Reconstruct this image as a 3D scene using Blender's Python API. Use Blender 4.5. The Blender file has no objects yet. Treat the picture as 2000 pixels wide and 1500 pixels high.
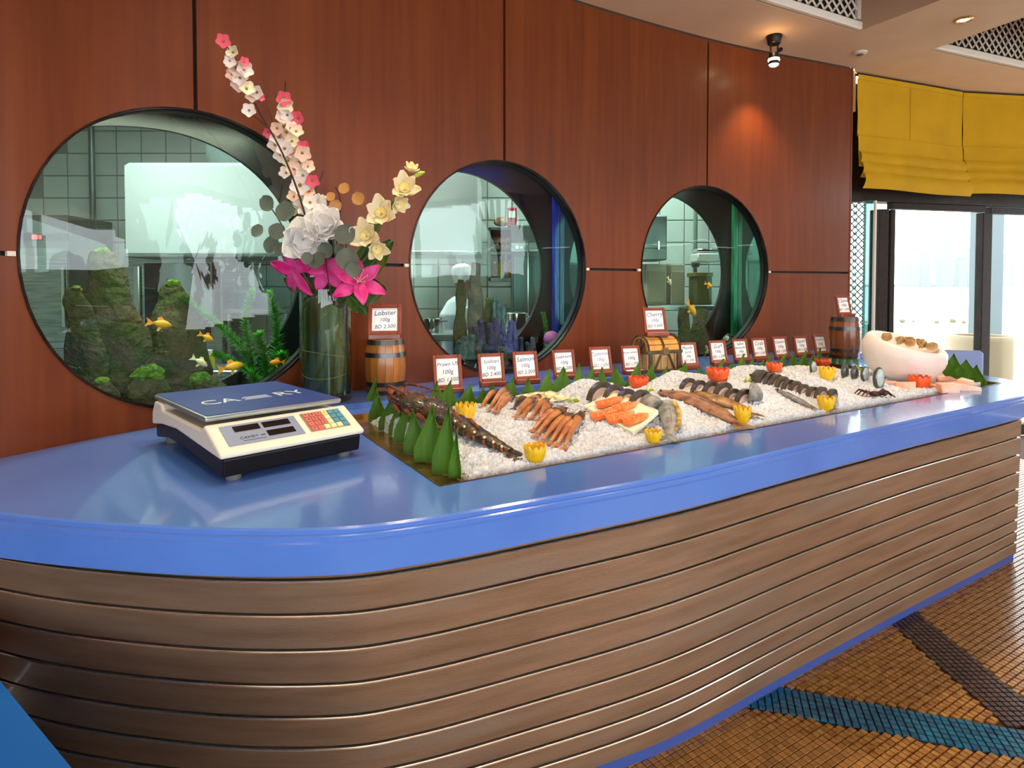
import bpy, bmesh, math, random
from mathutils import Vector, Matrix, noise
random.seed(7)
R = math.radians
K = 1.4                      # scene units -> metres
COL = bpy.context.scene.collection
SC = bpy.context.scene

# ------------------------------------------------------------------ camera
F, HOR, CAMZ, PITCH = 1200.0, 558.0, 1.10, R(1.6)
cam_d = bpy.data.cameras.new('camera')
cam = bpy.data.objects.new('camera', cam_d)
COL.objects.link(cam)
cam.location = (0, 0, CAMZ * K)
cam.rotation_euler = (R(90) - PITCH, 0, 0)
cam_d.sensor_width = 36.0
cam_d.lens = 36.0 * F / 2000.0
PY = HOR + F * math.tan(PITCH)            # image row of the optical axis
cam_d.shift_y = -(750.0 - PY) / 2000.0
cam_d.clip_start, cam_d.clip_end = 0.05, 2000
SC.camera = cam

# ------------------------------------------------------------------ sky, exposure
wd = bpy.data.worlds.new('world'); SC.world = wd; wd.use_nodes = True
bg = wd.node_tree.nodes['Background']
bg.inputs[0].default_value = (0.90, 0.97, 1.0, 1)
bg.inputs[1].default_value = 6.0
SC.view_settings.view_transform = 'Standard'
SC.view_settings.look = 'None'
SC.view_settings.exposure = 0.15
SC.view_settings.gamma = 1.0
SC.cycles.max_bounces = 6
SC.cycles.diffuse_bounces = 3
SC.cycles.transparent_max_bounces = 16
SC.cycles.use_adaptive_sampling = True
SC.cycles.adaptive_threshold = .12
SC.cycles.caustics_reflective = False
SC.cycles.caustics_refractive = False
SC.cycles.sample_clamp_indirect = 6.0
SC.cycles.use_denoising = True

def lamp(kind, name, loc, energy, color=(1, 1, 1), size=.1, size_y=None, rot=(0, 0, 0), spot=None, blend=.5, parent=None):
    d = bpy.data.lights.new(name, kind)
    d.energy = energy * K * K
    d.color = color
    if kind == 'AREA':
        d.size = size * K
        if size_y:
            d.shape = 'RECTANGLE'; d.size_y = size_y * K
    elif kind in ('POINT', 'SPOT'):
        d.shadow_soft_size = size * K
        if kind == 'SPOT':
            d.spot_size = spot; d.spot_blend = blend
    o = bpy.data.objects.new(name, d); COL.objects.link(o)
    o.rotation_euler = rot
    if parent is not None:
        o.parent = parent
        o.location = (TM[parent].inverted() @ Vector(loc)) * K
    else:
        o.location = Vector(loc) * K
    return o
TM = {}

# ------------------------------------------------------------------ pixel helpers (photo frame 2000 x 1500)
def ray(px, py):
    a = (px - 1000.0) / F
    b = (PY - py) / F
    c, s = math.cos(PITCH), math.sin(PITCH)
    return Vector((a, c + b * s, -s + b * c))
def on_z(px, py, z):
    d = ray(px, py); t = (z - CAMZ) / d.z
    return Vector((d.x * t, d.y * t, z))
def at_y(px, py, y):
    d = ray(px, py); t = y / d.y
    return Vector((d.x * t, y, CAMZ + d.z * t))
def proj(p):
    c, s = math.cos(PITCH), math.sin(PITCH)
    y, z = p[1], p[2] - CAMZ
    dep = y * c - z * s; up = y * s + z * c
    return (1000 + F * p[0] / dep, PY - F * up / dep)

# ------------------------------------------------------------------ materials
def lin(c):
    c = c / 255.0
    return c / 12.92 if c <= .04045 else ((c + .055) / 1.055) ** 2.4
def C(r, g, b):
    return (lin(r), lin(g), lin(b))
MATS = {}
def pm(name, col, rough=.5, metal=0, spec=.5, coat=0, coatr=.1, var=None, var2=None, bump=None, trans=0, ior=1.45,
       emit=None, sss=0, stretch=(1, 1, 1), rnd=0, coord='Object'):
    if name in MATS:
        return MATS[name]
    m = bpy.data.materials.new(name); m.use_nodes = True
    nt = m.node_tree; b = nt.nodes['Principled BSDF']; L = nt.links.new
    b.inputs['Base Color'].default_value = (*col, 1)
    b.inputs['Roughness'].default_value = rough
    b.inputs['Metallic'].default_value = metal
    b.inputs['Specular IOR Level'].default_value = spec
    b.inputs['Coat Weight'].default_value = coat
    b.inputs['Coat Roughness'].default_value = coatr
    b.inputs['Transmission Weight'].default_value = trans
    b.inputs['IOR'].default_value = ior
    if sss:
        b.inputs['Subsurface Weight'].default_value = sss
        b.inputs['Subsurface Radius'].default_value = (.02, .015, .01)
    if emit:
        b.inputs['Emission Color'].default_value = (*emit[0], 1)
        b.inputs['Emission Strength'].default_value = emit[1]
    if var or bump:
        tc = nt.nodes.new('ShaderNodeTexCoord'); mp = nt.nodes.new('ShaderNodeMapping')
        mp.inputs['Scale'].default_value = stretch
        L(tc.outputs[coord], mp.inputs[0])
    src = None
    for k, vv in enumerate((var, var2)):
        if not vv:
            continue
        sc, col2, lo, hi = vv[:4]
        n = nt.nodes.new('ShaderNodeTexNoise'); n.inputs['Scale'].default_value = sc
        n.inputs['Detail'].default_value = vv[4] if len(vv) > 4 else 4
        L(mp.outputs[0], n.inputs[0])
        rp = nt.nodes.new('ShaderNodeMapRange')
        rp.inputs[1].default_value = lo; rp.inputs[2].default_value = hi
        L(n.outputs[0], rp.inputs[0])
        mx = nt.nodes.new('ShaderNodeMix'); mx.data_type = 'RGBA'
        L(rp.outputs[0], mx.inputs[0])
        if src is None:
            mx.inputs[6].default_value = (*col, 1)
        else:
            L(src, mx.inputs[6])
        mx.inputs[7].default_value = (*col2, 1)
        src = mx.outputs[2]
    if rnd:
        oi = nt.nodes.new('ShaderNodeObjectInfo'); hs = nt.nodes.new('ShaderNodeHueSaturation')
        mr = nt.nodes.new('ShaderNodeMapRange')
        mr.inputs[3].default_value = 1 - rnd; mr.inputs[4].default_value = 1 + rnd
        L(oi.outputs['Random'], mr.inputs[0]); L(mr.outputs[0], hs.inputs['Value'])
        if src is None:
            hs.inputs['Color'].default_value = (*col, 1)
        else:
            L(src, hs.inputs['Color'])
        src = hs.outputs[0]
    if src is not None:
        L(src, b.inputs['Base Color'])
    if bump:
        n = nt.nodes.new('ShaderNodeTexNoise'); n.inputs['Scale'].default_value = bump[0]
        n.inputs['Detail'].default_value = 5
        L(mp.outputs[0], n.inputs[0])
        bp = nt.nodes.new('ShaderNodeBump'); bp.inputs['Strength'].default_value = bump[1]
        bp.inputs['Distance'].default_value = bump[2]
        L(n.outputs[0], bp.inputs['Height']); L(bp.outputs[0], b.inputs['Normal'])
    MATS[name] = m
    return m
def pane_mat(name, tint, ior=1.5, rough=0.0, gain=1.0):
    """thin clear sheet: tinted see-through with a Fresnel reflection"""
    m = bpy.data.materials.new(name); m.use_nodes = True
    nt = m.node_tree; L = nt.links.new
    nt.nodes.remove(nt.nodes['Principled BSDF'])
    out = nt.nodes['Material Output']
    t = nt.nodes.new('ShaderNodeBsdfTransparent'); t.inputs[0].default_value = (*tint, 1)
    g = nt.nodes.new('ShaderNodeBsdfGlossy'); g.inputs['Roughness'].default_value = rough
    lw = nt.nodes.new('ShaderNodeLayerWeight'); lw.inputs[0].default_value = .5
    pw = nt.nodes.new('ShaderNodeMath'); pw.operation = 'POWER'; pw.inputs[1].default_value = 5
    mu = nt.nodes.new('ShaderNodeMath'); mu.operation = 'MULTIPLY_ADD'; mu.use_clamp = True
    mu.inputs[1].default_value = .9; mu.inputs[2].default_value = .04 * gain
    L(lw.outputs['Facing'], pw.inputs[0]); L(pw.outputs[0], mu.inputs[0])
    mx = nt.nodes.new('ShaderNodeMixShader')
    L(mu.outputs[0], mx.inputs[0])
    L(t.outputs[0], mx.inputs[1]); L(g.outputs[0], mx.inputs[2]); L(mx.outputs[0], out.inputs[0])
    MATS[name] = m
    return m

def thin_mat(name, col, col2, rough=.5, share=.35, scale=5, stretch=(1, 1, 1)):
    """leaf, petal or cloth that lets some light through"""
    m = pm(name, col, rough, var=(scale, col2, .35, .7), stretch=stretch)
    nt = m.node_tree; b = nt.nodes['Principled BSDF']; out = nt.nodes['Material Output']; L = nt.links.new
    t = nt.nodes.new('ShaderNodeBsdfTranslucent'); mx = nt.nodes.new('ShaderNodeMixShader'); mx.inputs[0].default_value = share
    src = b.inputs['Base Color'].links[0].from_socket
    L(src, t.inputs[0]); L(b.outputs[0], mx.inputs[1]); L(t.outputs[0], mx.inputs[2]); L(mx.outputs[0], out.inputs[0])
    return m

# ------------------------------------------------------------------ mesh builder
def rotm(ax, a):
    return Matrix.Rotation(a, 4, ax)
def trm(x, y=None, z=None):
    return Matrix.Translation(Vector(x) if y is None else Vector((x, y, z)))
def frame(o, x, y, z):
    """matrix with columns x,y,z and origin o"""
    m = Matrix.Identity(4)
    for i, c in enumerate((x, y, z, o)):
        for r in range(3):
            m[r][i] = c[r]
    return m
def look(o, fwd, up=(0, 0, 1)):
    """local +Y along fwd, +Z close to up"""
    y = Vector(fwd).normalized(); u = Vector(up)
    if abs(y.dot(u.normalized())) > .999:
        u = Vector((1, 0, 0))
    x = y.cross(u).normalized(); z = x.cross(y)
    return frame(o, x, y, z)
class MB:
    def __init__(s):
        s.v = []; s.f = []
    def add(s, vs, fs, M=None):
        b = len(s.v)
        s.v += [(M @ Vector(p)) if M is not None else Vector(p) for p in vs]
        s.f += [tuple(b + i for i in f) for f in fs]
        return s
    def hull(s, pts, M=None):
        bm = bmesh.new()
        for p in pts:
            bm.verts.new(p)
        bmesh.ops.convex_hull(bm, input=bm.verts)
        for v in [v for v in bm.verts if not v.link_faces]:
            bm.verts.remove(v)
        bmesh.ops.dissolve_limit(bm, angle_limit=.02, verts=bm.verts, edges=bm.edges)
        bm.verts.index_update()
        s.add([v.co.copy() for v in bm.verts], [[v.index for v in f.verts] for f in bm.faces], M)
        bm.free(); return s
    def box(s, cx, cy, cz, sx, sy, sz, M=None, c=0):
        x, y, z = sx / 2, sy / 2, sz / 2
        if c:
            pts = []
            for i in (-1, 1):
                for j in (-1, 1):
                    for k in (-1, 1):
                        pts += [(cx + i * (x - c), cy + j * y, cz + k * (z - c)) if 0 else (cx + i * x, cy + j * (y - c), cz + k * (z - c)),
                                (cx + i * (x - c), cy + j * y, cz + k * (z - c)), (cx + i * (x - c), cy + j * (y - c), cz + k * z)]
            return s.hull(pts, M)
        vs = [(cx + i * x, cy + j * y, cz + k * z) for i in (-1, 1) for j in (-1, 1) for k in (-1, 1)]
        return s.add(vs, [(0, 1, 3, 2), (4, 6, 7, 5), (0, 4, 5, 1), (2, 3, 7, 6), (0, 2, 6, 4), (1, 5, 7, 3)], M)
    def prism(s, poly, a, b, M=None):
        n = len(poly)
        vs = [(p[0], p[1], a) for p in poly] + [(p[0], p[1], b) for p in poly]
        fs = [tuple(range(n))[::-1], tuple(range(n, 2 * n))] + [(i, (i + 1) % n, n + (i + 1) % n, n + i) for i in range(n)]
        return s.add(vs, fs, M)
    def lathe(s, prof, n=16, M=None, cap=True):
        vs = []; fs = []
        for r, z in prof:
            for i in range(n):
                a = 2 * math.pi * i / n
                vs.append((r * math.cos(a), r * math.sin(a), z))
        for k in range(len(prof) - 1):
            for i in range(n):
                j = (i + 1) % n
                fs.append((k * n + i, k * n + j, (k + 1) * n + j, (k + 1) * n + i))
        if cap:
            fs.append(tuple(range(n))[::-1]); fs.append(tuple((len(prof) - 1) * n + i for i in range(n)))
        return s.add(vs, fs, M)
    def tube(s, path, r, n=8, M=None, flat=1.0, up=(0, 0, 1)):
        path = [Vector(p) for p in path]; m = len(path)
        rr = [r] * m if not hasattr(r, '__len__') else r
        vs = []; fs = []; px = None
        for k, p in enumerate(path):
            t = (path[min(k + 1, m - 1)] - path[max(k - 1, 0)]).normalized()
            if px is None:
                u = Vector(up)
                if abs(t.dot(u)) > .98:
                    u = Vector((1, 0, .1))
                px = t.cross(u).normalized()
            else:
                px = (px - t * px.dot(t)).normalized()
            py = t.cross(px)
            for i in range(n):
                a = 2 * math.pi * i / n
                vs.append(p + px * (rr[k] * math.cos(a)) + py * (rr[k] * flat * math.sin(a)))
        for k in range(m - 1):
            for i in range(n):
                j = (i + 1) % n
                fs.append((k * n + i, k * n + j, (k + 1) * n + j, (k + 1) * n + i))
        fs.append(tuple(range(n))[::-1]); fs.append(tuple((m - 1) * n + i for i in range(n)))
        return s.add(vs, fs, M)
    def ell(s, c, r, M=None, nu=10, nv=7, jit=0):
        vs = [(c[0], c[1], c[2] + r[2])]; fs = []
        for k in range(1, nv):
            ph = math.pi * k / nv
            for i in range(nu):
                a = 2 * math.pi * i / nu; q = 1 + random.uniform(-jit, jit)
                vs.append((c[0] + q * r[0] * math.sin(ph) * math.cos(a), c[1] + q * r[1] * math.sin(ph) * math.sin(a), c[2] + q * r[2] * math.cos(ph)))
        vs.append((c[0], c[1], c[2] - r[2]))
        for i in range(nu):
            fs.append((0, 1 + i, 1 + (i + 1) % nu))
            for k in range(nv - 2):
                a, b = 1 + k * nu + i, 1 + k * nu + (i + 1) % nu
                fs.append((a, a + nu, b + nu, b))
            a = 1 + (nv - 2) * nu
            fs.append((a + i, len(vs) - 1, a + (i + 1) % nu))
        return s.add(vs, fs, M)
    def grid(s, fn, nu, nv, M=None, flip=False):
        vs = [fn(i / nu, j / nv) for j in range(nv + 1) for i in range(nu + 1)]
        fs = []
        for j in range(nv):
            for i in range(nu):
                a = j * (nu + 1) + i
                q = (a, a + 1, a + nu + 2, a + nu + 1)
                fs.append(q[::-1] if flip else q)
        return s.add(vs, fs, M)
    def sheet(s, fn, nu, nv, th, M=None):
        """a surface grid with real thickness th along z of fn's frame (thin leaf, slice, cloth)"""
        g = MB().grid(fn, nu, nv)
        n = len(g.v)
        nor = [Vector((0, 0, 0)) for _ in g.v]
        for f in g.f:
            a, b, c = (g.v[i] for i in f[:3]); q = (b - a).cross(c - a)
            for i in f:
                nor[i] += q
        bk = [p - (q.normalized() if q.length else Vector((0, 0, 1))) * th for p, q in zip(g.v, nor)]
        fs = list(g.f) + [tuple(n + i for i in f[::-1]) for f in g.f]
        W = nu + 1
        ring = [i for i in range(W)] + [j * W + nu for j in range(1, nv + 1)] + [nv * W + i for i in range(nu - 1, -1, -1)] + [j * W for j in range(nv - 1, 0, -1)]
        for a, b in zip(ring, ring[1:] + ring[:1]):
            fs.append((b, a, n + a, n + b))
        return s.add(g.v + bk, fs, M)
    def mesh(s, name, mat, smooth=False, sharp=40):
        me = bpy.data.meshes.new(name)
        me.from_pydata([tuple(p * K) for p in s.v], [], s.f)
        if mat is not None:
            me.materials.append(mat)
        if smooth:
            me.polygons.foreach_set('use_smooth', [True] * len(me.polygons))
            me.set_sharp_from_angle(angle=R(sharp))
        me.update()
        return me
    def part(s, name, mat, parent, smooth=False, label=None, w=False, kind=None, sharp=40):
        """a mesh child; w=True: coordinates are world ones"""
        if w:
            I = TM[parent].inverted(); s.v = [I @ p for p in s.v]
        o = bpy.data.objects.new(name, s.mesh(name, mat, smooth, sharp))
        COL.objects.link(o); o.parent = parent; TM[o] = TM[parent]
        if label: o['label'] = label
        if kind: o['kind'] = kind
        return o
    def top(s, name, mat, label=None, cat=None, group=None, kind=None, smooth=False, sharp=40, recenter=True):
        c = Vector((0, 0, 0))
        if recenter and kind != 'structure' and s.v:
            lo = Vector([min(p[i] for p in s.v) for i in range(3)]); hi = Vector([max(p[i] for p in s.v) for i in range(3)])
            c = Vector(((lo.x + hi.x) / 2, (lo.y + hi.y) / 2, lo.z))
            s.v = [p - c for p in s.v]
        o = bpy.data.objects.new(name, s.mesh(name, mat, smooth, sharp))
        COL.objects.link(o); o.location = c * K; TM[o] = Matrix.Translation(c)
        tag(o, label, cat, group, kind)
        return o
def tag(o, label=None, cat=None, group=None, kind=None):
    if label: o['label'] = label
    if cat: o['category'] = cat
    if group: o['group'] = group
    if kind: o['kind'] = kind
    return o
def thing(name, label, cat, M=None, group=None, kind=None):
    """Empty at a thing's base; M its frame (Matrix) or a position"""
    if not isinstance(M, Matrix):
        M = Matrix.Translation(Vector(M if M is not None else (0, 0, 0)))
    o = bpy.data.objects.new(name, None); COL.objects.link(o)
    o.empty_display_size = .05
    P = M.copy(); P.translation = M.translation * K
    o.matrix_basis = P; TM[o] = M
    return tag(o, label, cat, group, kind)
def inst(me, name, parent, M, label=None, kind=None):
    """child object sharing mesh data, placed by M in the parent's frame"""
    o = bpy.data.objects.new(name, me); COL.objects.link(o); o.parent = parent
    P = M.copy(); P.translation = M.translation * K
    o.matrix_basis = P; TM[o] = TM[parent] @ M
    if label: o['label'] = label
    if kind: o['kind'] = kind
    return o
def text_mesh(body, size, mat, M, name='lettering', font_shear=.0, align='CENTER', depth=.0006, space=1.0):
    """flat lettering as mesh; size in scene units; returns MB in M's frame"""
    cu = bpy.data.curves.new('t', 'FONT'); cu.body = body; cu.size = size; cu.align_x = align; cu.align_y = 'CENTER'
    cu.shear = font_shear; cu.extrude = depth / 2; cu.resolution_u = 2; cu.space_character = space
    ob = bpy.data.objects.new('t', cu); COL.objects.link(ob)
    dg = bpy.context.evaluated_depsgraph_get()
    me = bpy.data.meshes.new_from_object(ob.evaluated_get(dg))
    mb = MB().add([v.co.copy() for v in me.vertices], [tuple(p.vertices) for p in me.polygons], M)
    bpy.data.objects.remove(ob); bpy.data.curves.remove(cu); bpy.data.meshes.remove(me)
    return mb
ORD = ['first', 'second', 'third', 'fourth', 'fifth', 'sixth', 'seventh', 'eighth', 'ninth', 'tenth', 'eleventh', 'twelfth']
def catmull(pts, n=12):
    P = [Vector(p) for p in pts]; P = [2 * P[0] - P[1]] + P + [2 * P[-1] - P[-2]]
    out = []
    for i in range(1, len(P) - 2):
        for k in range(n):
            t = k / n; a, b, c, d = P[i - 1:i + 3]
            out.append(.5 * ((2 * b) + (c - a) * t + (2 * a - 5 * b + 4 * c - d) * t * t + (3 * b - a - 3 * c + d) * t ** 3))
    out.append(P[-2])
    return out
def fill_holes(outer, holes, z, name='fill'):
    """flat polygon with holes at height z -> MB"""
    bm = bmesh.new()
    for loop in [outer] + holes:
        vs = [bm.verts.new((p[0], p[1], z)) for p in loop]
        for a, b in zip(vs, vs[1:] + vs[:1]):
            bm.edges.new((a, b))
    bmesh.ops.triangle_fill(bm, use_beauty=True, use_dissolve=False, edges=bm.edges, normal=(0, 0, 1))
    bm.normal_update()
    for f in bm.faces:
        if f.normal.z < 0:
            f.normal_flip()
    bm.verts.index_update()
    mb = MB().add([v.co.copy() for v in bm.verts], [[v.index for v in f.verts] for f in bm.faces])
    bm.free()
    return mb
def smooth01(a, b, x):
    t = max(0, min(1, (x - a) / (b - a))); return t * t * (3 - 2 * t)
# ------------------------------------------------------------------ shared dimensions
CT, LEDGE, CEIL = .675, .710, 2.446        # counter top, raised ledge, ceiling
HEAD = 1.66                                # head of the glazed doors
ZC, RW = 1.180, .466                       # porthole centre height and radius
TD = .38                                   # depth of the tanks behind the wall
P0 = Vector((-.153, 1.294, 0)); E = Vector((.857, .515, 0)).normalized(); N = Vector((-E.y, E.x, 0))
def UW(u, w, z=0):
    return Vector((P0.x, P0.y, z)) + E * u + N * w
def to_uw(p):
    q = Vector((p[0] - P0.x, p[1] - P0.y, 0)); return q.dot(E), q.dot(N)

# ------------------------------------------------------------------ setting materials
M_wood = pm('wall_veneer', C(112, 50, 14), .45, spec=.3, coat=.20, coatr=.25, var=(3.0, C(100, 42, 11), .35, .7, 6), var2=(.9, C(122, 58, 18), .5, .8, 2), stretch=(9, 9, .5))
M_black = pm('black_gap', C(14, 9, 8), .6)
M_frame = pm('porthole_bronze', C(38, 30, 28), .22, metal=.7, var=(9, C(70, 58, 52), .45, .7))
M_ceil = pm('ceiling_warm_tone', C(228, 190, 154), .75, var=(3, C(222, 182, 144), .4, .7))  # warm lamplight put into the colour of a white ceiling
M_trimw = pm('white_trim', C(226, 212, 196), .5)
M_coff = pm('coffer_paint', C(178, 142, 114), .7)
M_brown = pm('door_frame', C(34, 22, 18), .5, spec=.25, var=(20, C(46, 32, 25), .4, .7))
M_dark = pm('tank_lining', C(12, 12, 16), .4, var=(8, C(22, 21, 24), .45, .75))
M_steel = pm('brushed_steel', C(178, 186, 184), .32, metal=.85, var=(4, C(140, 150, 148), .4, .7, 3), stretch=(1, 1, 14))
M_steel2 = pm('dull_steel', C(120, 132, 130), .4, metal=.7, var=(5, C(96, 108, 106), .4, .7))
M_white = pm('white_enamel', C(236, 238, 236), .35)
M_tile = pm('kitchen_tile', C(218, 228, 222), .18, coat=.3, rnd=.05)
M_grout = pm('kitchen_grout', C(150, 160, 154), .8)
M_pane = pane_mat('clear_pane', (.97, .99, .985))
M_tank = pane_mat('tank_glass', (.80, .93, .87), gain=1.3)
M_tank2 = pane_mat('tank_back_glass', (.84, .95, .90))
M_teal = pane_mat('teal_glass', (.30, .52, .52))

# ------------------------------------------------------------------ plan curve of the panelled wall
WALLP = [(-1.75, -1.3), (-1.74, -.3), (-1.64, .55), (-1.46, 1.13), (-1.261, 1.513), (-.982, 1.931), (-.036, 2.704), (1.07, 3.38), (2.11, 3.837)]
wc = catmull([(x, y, 0) for x, y in WALLP], 16)
ws = [0]
for a, b in zip(wc, wc[1:]):
    ws.append(ws[-1] + (b - a).length)
def wp(s, z=0, d=0):
    s = max(0, min(ws[-1] - 1e-6, s)); lo, hi = 0, len(ws) - 1
    while hi - lo > 1:
        m = (lo + hi) // 2
        if ws[m] <= s: lo = m
        else: hi = m
    t = (s - ws[lo]) / (ws[hi] - ws[lo])
    def tan(i):
        a, b = wc[max(i - 1, 0)], wc[min(i + 1, len(wc) - 1)]
        return (b - a).normalized()
    tg = (tan(lo) * (1 - t) + tan(hi) * t).normalized()
    p = wc[lo] * (1 - t) + wc[hi] * t + Vector((-tg.y, tg.x, 0)) * d
    p.z = z
    return p
def s_near(x, y):
    return min((((wp(k * .01).xy - Vector((x, y))).length), k * .01) for k in range(int(ws[-1] * 100)))[1]
SW = [s_near(-.982, 1.931), s_near(-.036, 2.704), s_near(1.07, 3.38)]
def wbox(s0, s1, z0, z1, d0, d1, n=8):
    mb = MB(); vs = []
    for i in range(n + 1):
        s = s0 + (s1 - s0) * i / n
        vs += [wp(s, z0, d0), wp(s, z1, d0), wp(s, z1, d1), wp(s, z0, d1)]
    fs = [(0, 1, 2, 3), tuple(4 * n + k for k in (3, 2, 1, 0))]
    for i in range(n):
        for k in range(4):
            a, b = 4 * i + k, 4 * i + (k + 1) % 4
            fs.append((a, a + 4, b + 4, b))
    return mb.add(vs, fs)
def columns(s0, s1, r):
    """sample positions along the wall, dense at the rims of the round openings"""
    S = {s0, s1}
    k = s0
    while k < s1:
        S.add(k); k += .12
    for c in SW:
        for i in range(49):
            x = c + r * math.cos(math.pi * i / 48)
            if s0 < x < s1:
                S.add(x)
    out = []
    for x in sorted(S):
        if not out or x - out[-1] > 1e-5: out.append(x)
    return out
def wall_strip(mb, s0, s1, z0, z1, d0, d1, r, side):
    """side +1: upper half (its lower edge follows the round openings), -1: lower half"""
    cs = columns(s0, s1, r)
    vs = []
    for s in cs:
        a, b = z0, z1
        for c in SW:
            ds = abs(s - c)
            if ds < r:
                h = math.sqrt(max(0, r * r - ds * ds))
                if side > 0: a = max(a, ZC + h)
                else: b = min(b, ZC - h)
        vs += [wp(s, a, d0), wp(s, b, d0), wp(s, b, d1), wp(s, a, d1)]
    n = len(cs) - 1
    fs = [(0, 1, 2, 3), tuple(4 * n + k for k in (3, 2, 1, 0))]
    for i in range(n):
        for k in range(4):
            a, b = 4 * i + k, 4 * i + (k + 1) % 4
            fs.append((a, a + 4, b + 4, b))
    mb.add(vs, fs)
    return mb
def disc(c, r, d, n=48):
    return MB().add([wp(c + r * math.cos(2 * math.pi * i / n), ZC + r * math.sin(2 * math.pi * i / n), d) for i in range(n)] + [wp(c, ZC, d)],
                    [(i, (i + 1) % n, n) for i in range(n)])
def ring(c, r0, r1, d0, d1, n=64):
    vs = []; fs = []
    for i in range(n):
        a = 2 * math.pi * i / n
        for r, d in ((r1, d0), (r0, d0), (r0, d1), (r1, d1)):
            vs.append(wp(c + r * math.cos(a), ZC + r * math.sin(a), d))
    for i in range(n):
        j = (i + 1) % n
        for k in range(4):
            fs.append((4 * i + k, 4 * i + (k + 1) % 4, 4 * j + (k + 1) % 4, 4 * j + k))
    return MB().add(vs, fs)
SEND = ws[-1]
JO = [SW[0] - 1.25, SW[0], SW[1], SW[2], SEND]
back = MB()
for sd in (1, -1):
    wall_strip(back, 0, SEND, ZC if sd > 0 else 0, CEIL + .02 if sd > 0 else ZC, .022, .045, RW + .004, sd)
wall = back.top('wall_back', M_black, 'dark backing wall behind the curved wood panels', kind='structure')
g = .006
for a, b in zip(JO, JO[1:]):
    for sd in (1, -1):
        mb = MB()
        wall_strip(mb, a + g, b - (g if b != SEND else 0), ZC + g if sd > 0 else .0, CEIL - .012 if sd > 0 else ZC - g, 0, .02, RW, sd)
        mb.part('wood_panel', M_wood, wall, smooth=True)
for sd in (1, -1):
    mb = MB()
    wall_strip(mb, 0, JO[0] - g, ZC + g if sd > 0 else 0, CEIL - .012 if sd > 0 else ZC - g, 0, .02, RW, sd)
    mb.part('wood_panel', M_wood, wall, smooth=True)
for c in SW:                                     # little pale clips where the level joint meets each porthole
    for q in (-1, 1):
        wbox(c + q * (RW + .012) - .009, c + q * (RW + .012) + .009, ZC - .006, ZC + .006, -.003, .01, 1).part('joint_clip', M_trimw, wall)
wbox(SEND - .012, SEND, 0, CEIL, -.002, .40, 1).part('end_board', M_wood, wall)
# partition between tanks and kitchen, with the matching round openings
part_mb = MB()
for sd in (1, -1):
    wall_strip(part_mb, .3, SEND - .02, ZC if sd > 0 else 0, CEIL if sd > 0 else ZC, TD, TD + .02, RW + .01, sd)
part_mb.top('wall_kitchen_partition', M_dark, 'dark partition wall behind the round fish tanks', kind='structure')

# ------------------------------------------------------------------ portholes and their tanks
TANKCOL = [((.9, 1.0, .75), 9.0), ((.08, .12, 1.0), 2.6), ((.6, .95, .8), 2.0)]
WORDS = ['largest round porthole nearest the vase', 'middle round porthole behind the small price cards', 'smallest round porthole beyond the treasure chest']
M_rail = [pm('green_glass_edge', C(20, 150, 100), .12, coat=.5, var=(6, C(70, 200, 140), .45, .65), stretch=(6, 6, .6)),
          pm('blue_glass_edge', C(20, 70, 190), .12, coat=.5, var=(6, C(60, 130, 230), .45, .65), stretch=(6, 6, .6))]
M_endglass = pm('end_glass', C(120, 176, 160), .04, metal=.9)
M_gravel = pm('gravel', C(40, 42, 30), .9, var=(60, C(18, 20, 12), .4, .6), bump=(80, .8, .02))
TANK = []
for i, c in enumerate(SW):
    w = thing('window_%d' % (i + 1), WORDS[i], 'window', wp(c, ZC - RW, 0), kind='structure')
    del w['category']
    ring(c, RW - .005, RW + .001, -.004, .05).part('frame', M_frame, w, True, w=True)
    ring(c, RW - .009, RW - .004, .022, .05).part('inner_rim', M_black, w, True, w=True)
    disc(c, RW - .005, .030).part('pane', M_tank, w, w=True)
    t = thing('aquarium', ['fish tank with tall mossy rocks in the largest porthole', 'blue lit fish tank with coral in the middle porthole',
                           'dark fish tank with a green edge in the smallest porthole'][i], 'aquarium', wp(c, ZC - .56, .2))
    TANK.append(t)
    a, b = c - .600, c + .565
    wbox(a, b, ZC - .56, ZC - .50, .048, TD - .004).part('tank_floor', M_gravel, t, w=True)
    wbox(a, b, ZC + .56, ZC + .59, .048, TD - .004).part('tank_cover', M_dark, t, w=True)
    wbox(b, b + .012, ZC - .56, ZC + .59, .048, TD - .004, 1).part('end_pane', M_endglass, t, w=True)
    wbox(a - .012, a, ZC - .56, ZC + .59, .048, TD - .004, 1).part('end_pane', M_endglass, t, w=True)
    wbox(b - .030, b - .002, ZC - .50, ZC + .56, TD - .034, TD - .006, 1).part('corner_strip', M_rail[1 if i == 1 else 0], t, w=True)
    wbox(b - .018, b - .002, ZC - .50, ZC + .56, .052, .066, 1).part('corner_strip', M_rail[1 if i == 1 else 0], t, w=True)
    disc(c, RW + .008, TD + .004).part('back_pane', M_tank2, t, w=True)
    col, en = TANKCOL[i]
    lm = wbox(c - .35, c + .35, ZC + .535, ZC + .555, .17, .21, 4).part('tank_lamp', pm('tank_lamp_%d' % i, (.8, .8, .8), .4, emit=(col, 2.0)), t, w=True)
    p = wp(c, ZC + .53, .19); tg = (wp(c + .1) - wp(c - .1))
    lamp('AREA', 'tank_light', p, en, col, .7, .04, (0, 0, math.atan2(tg.y, tg.x)), parent=None)

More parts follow.
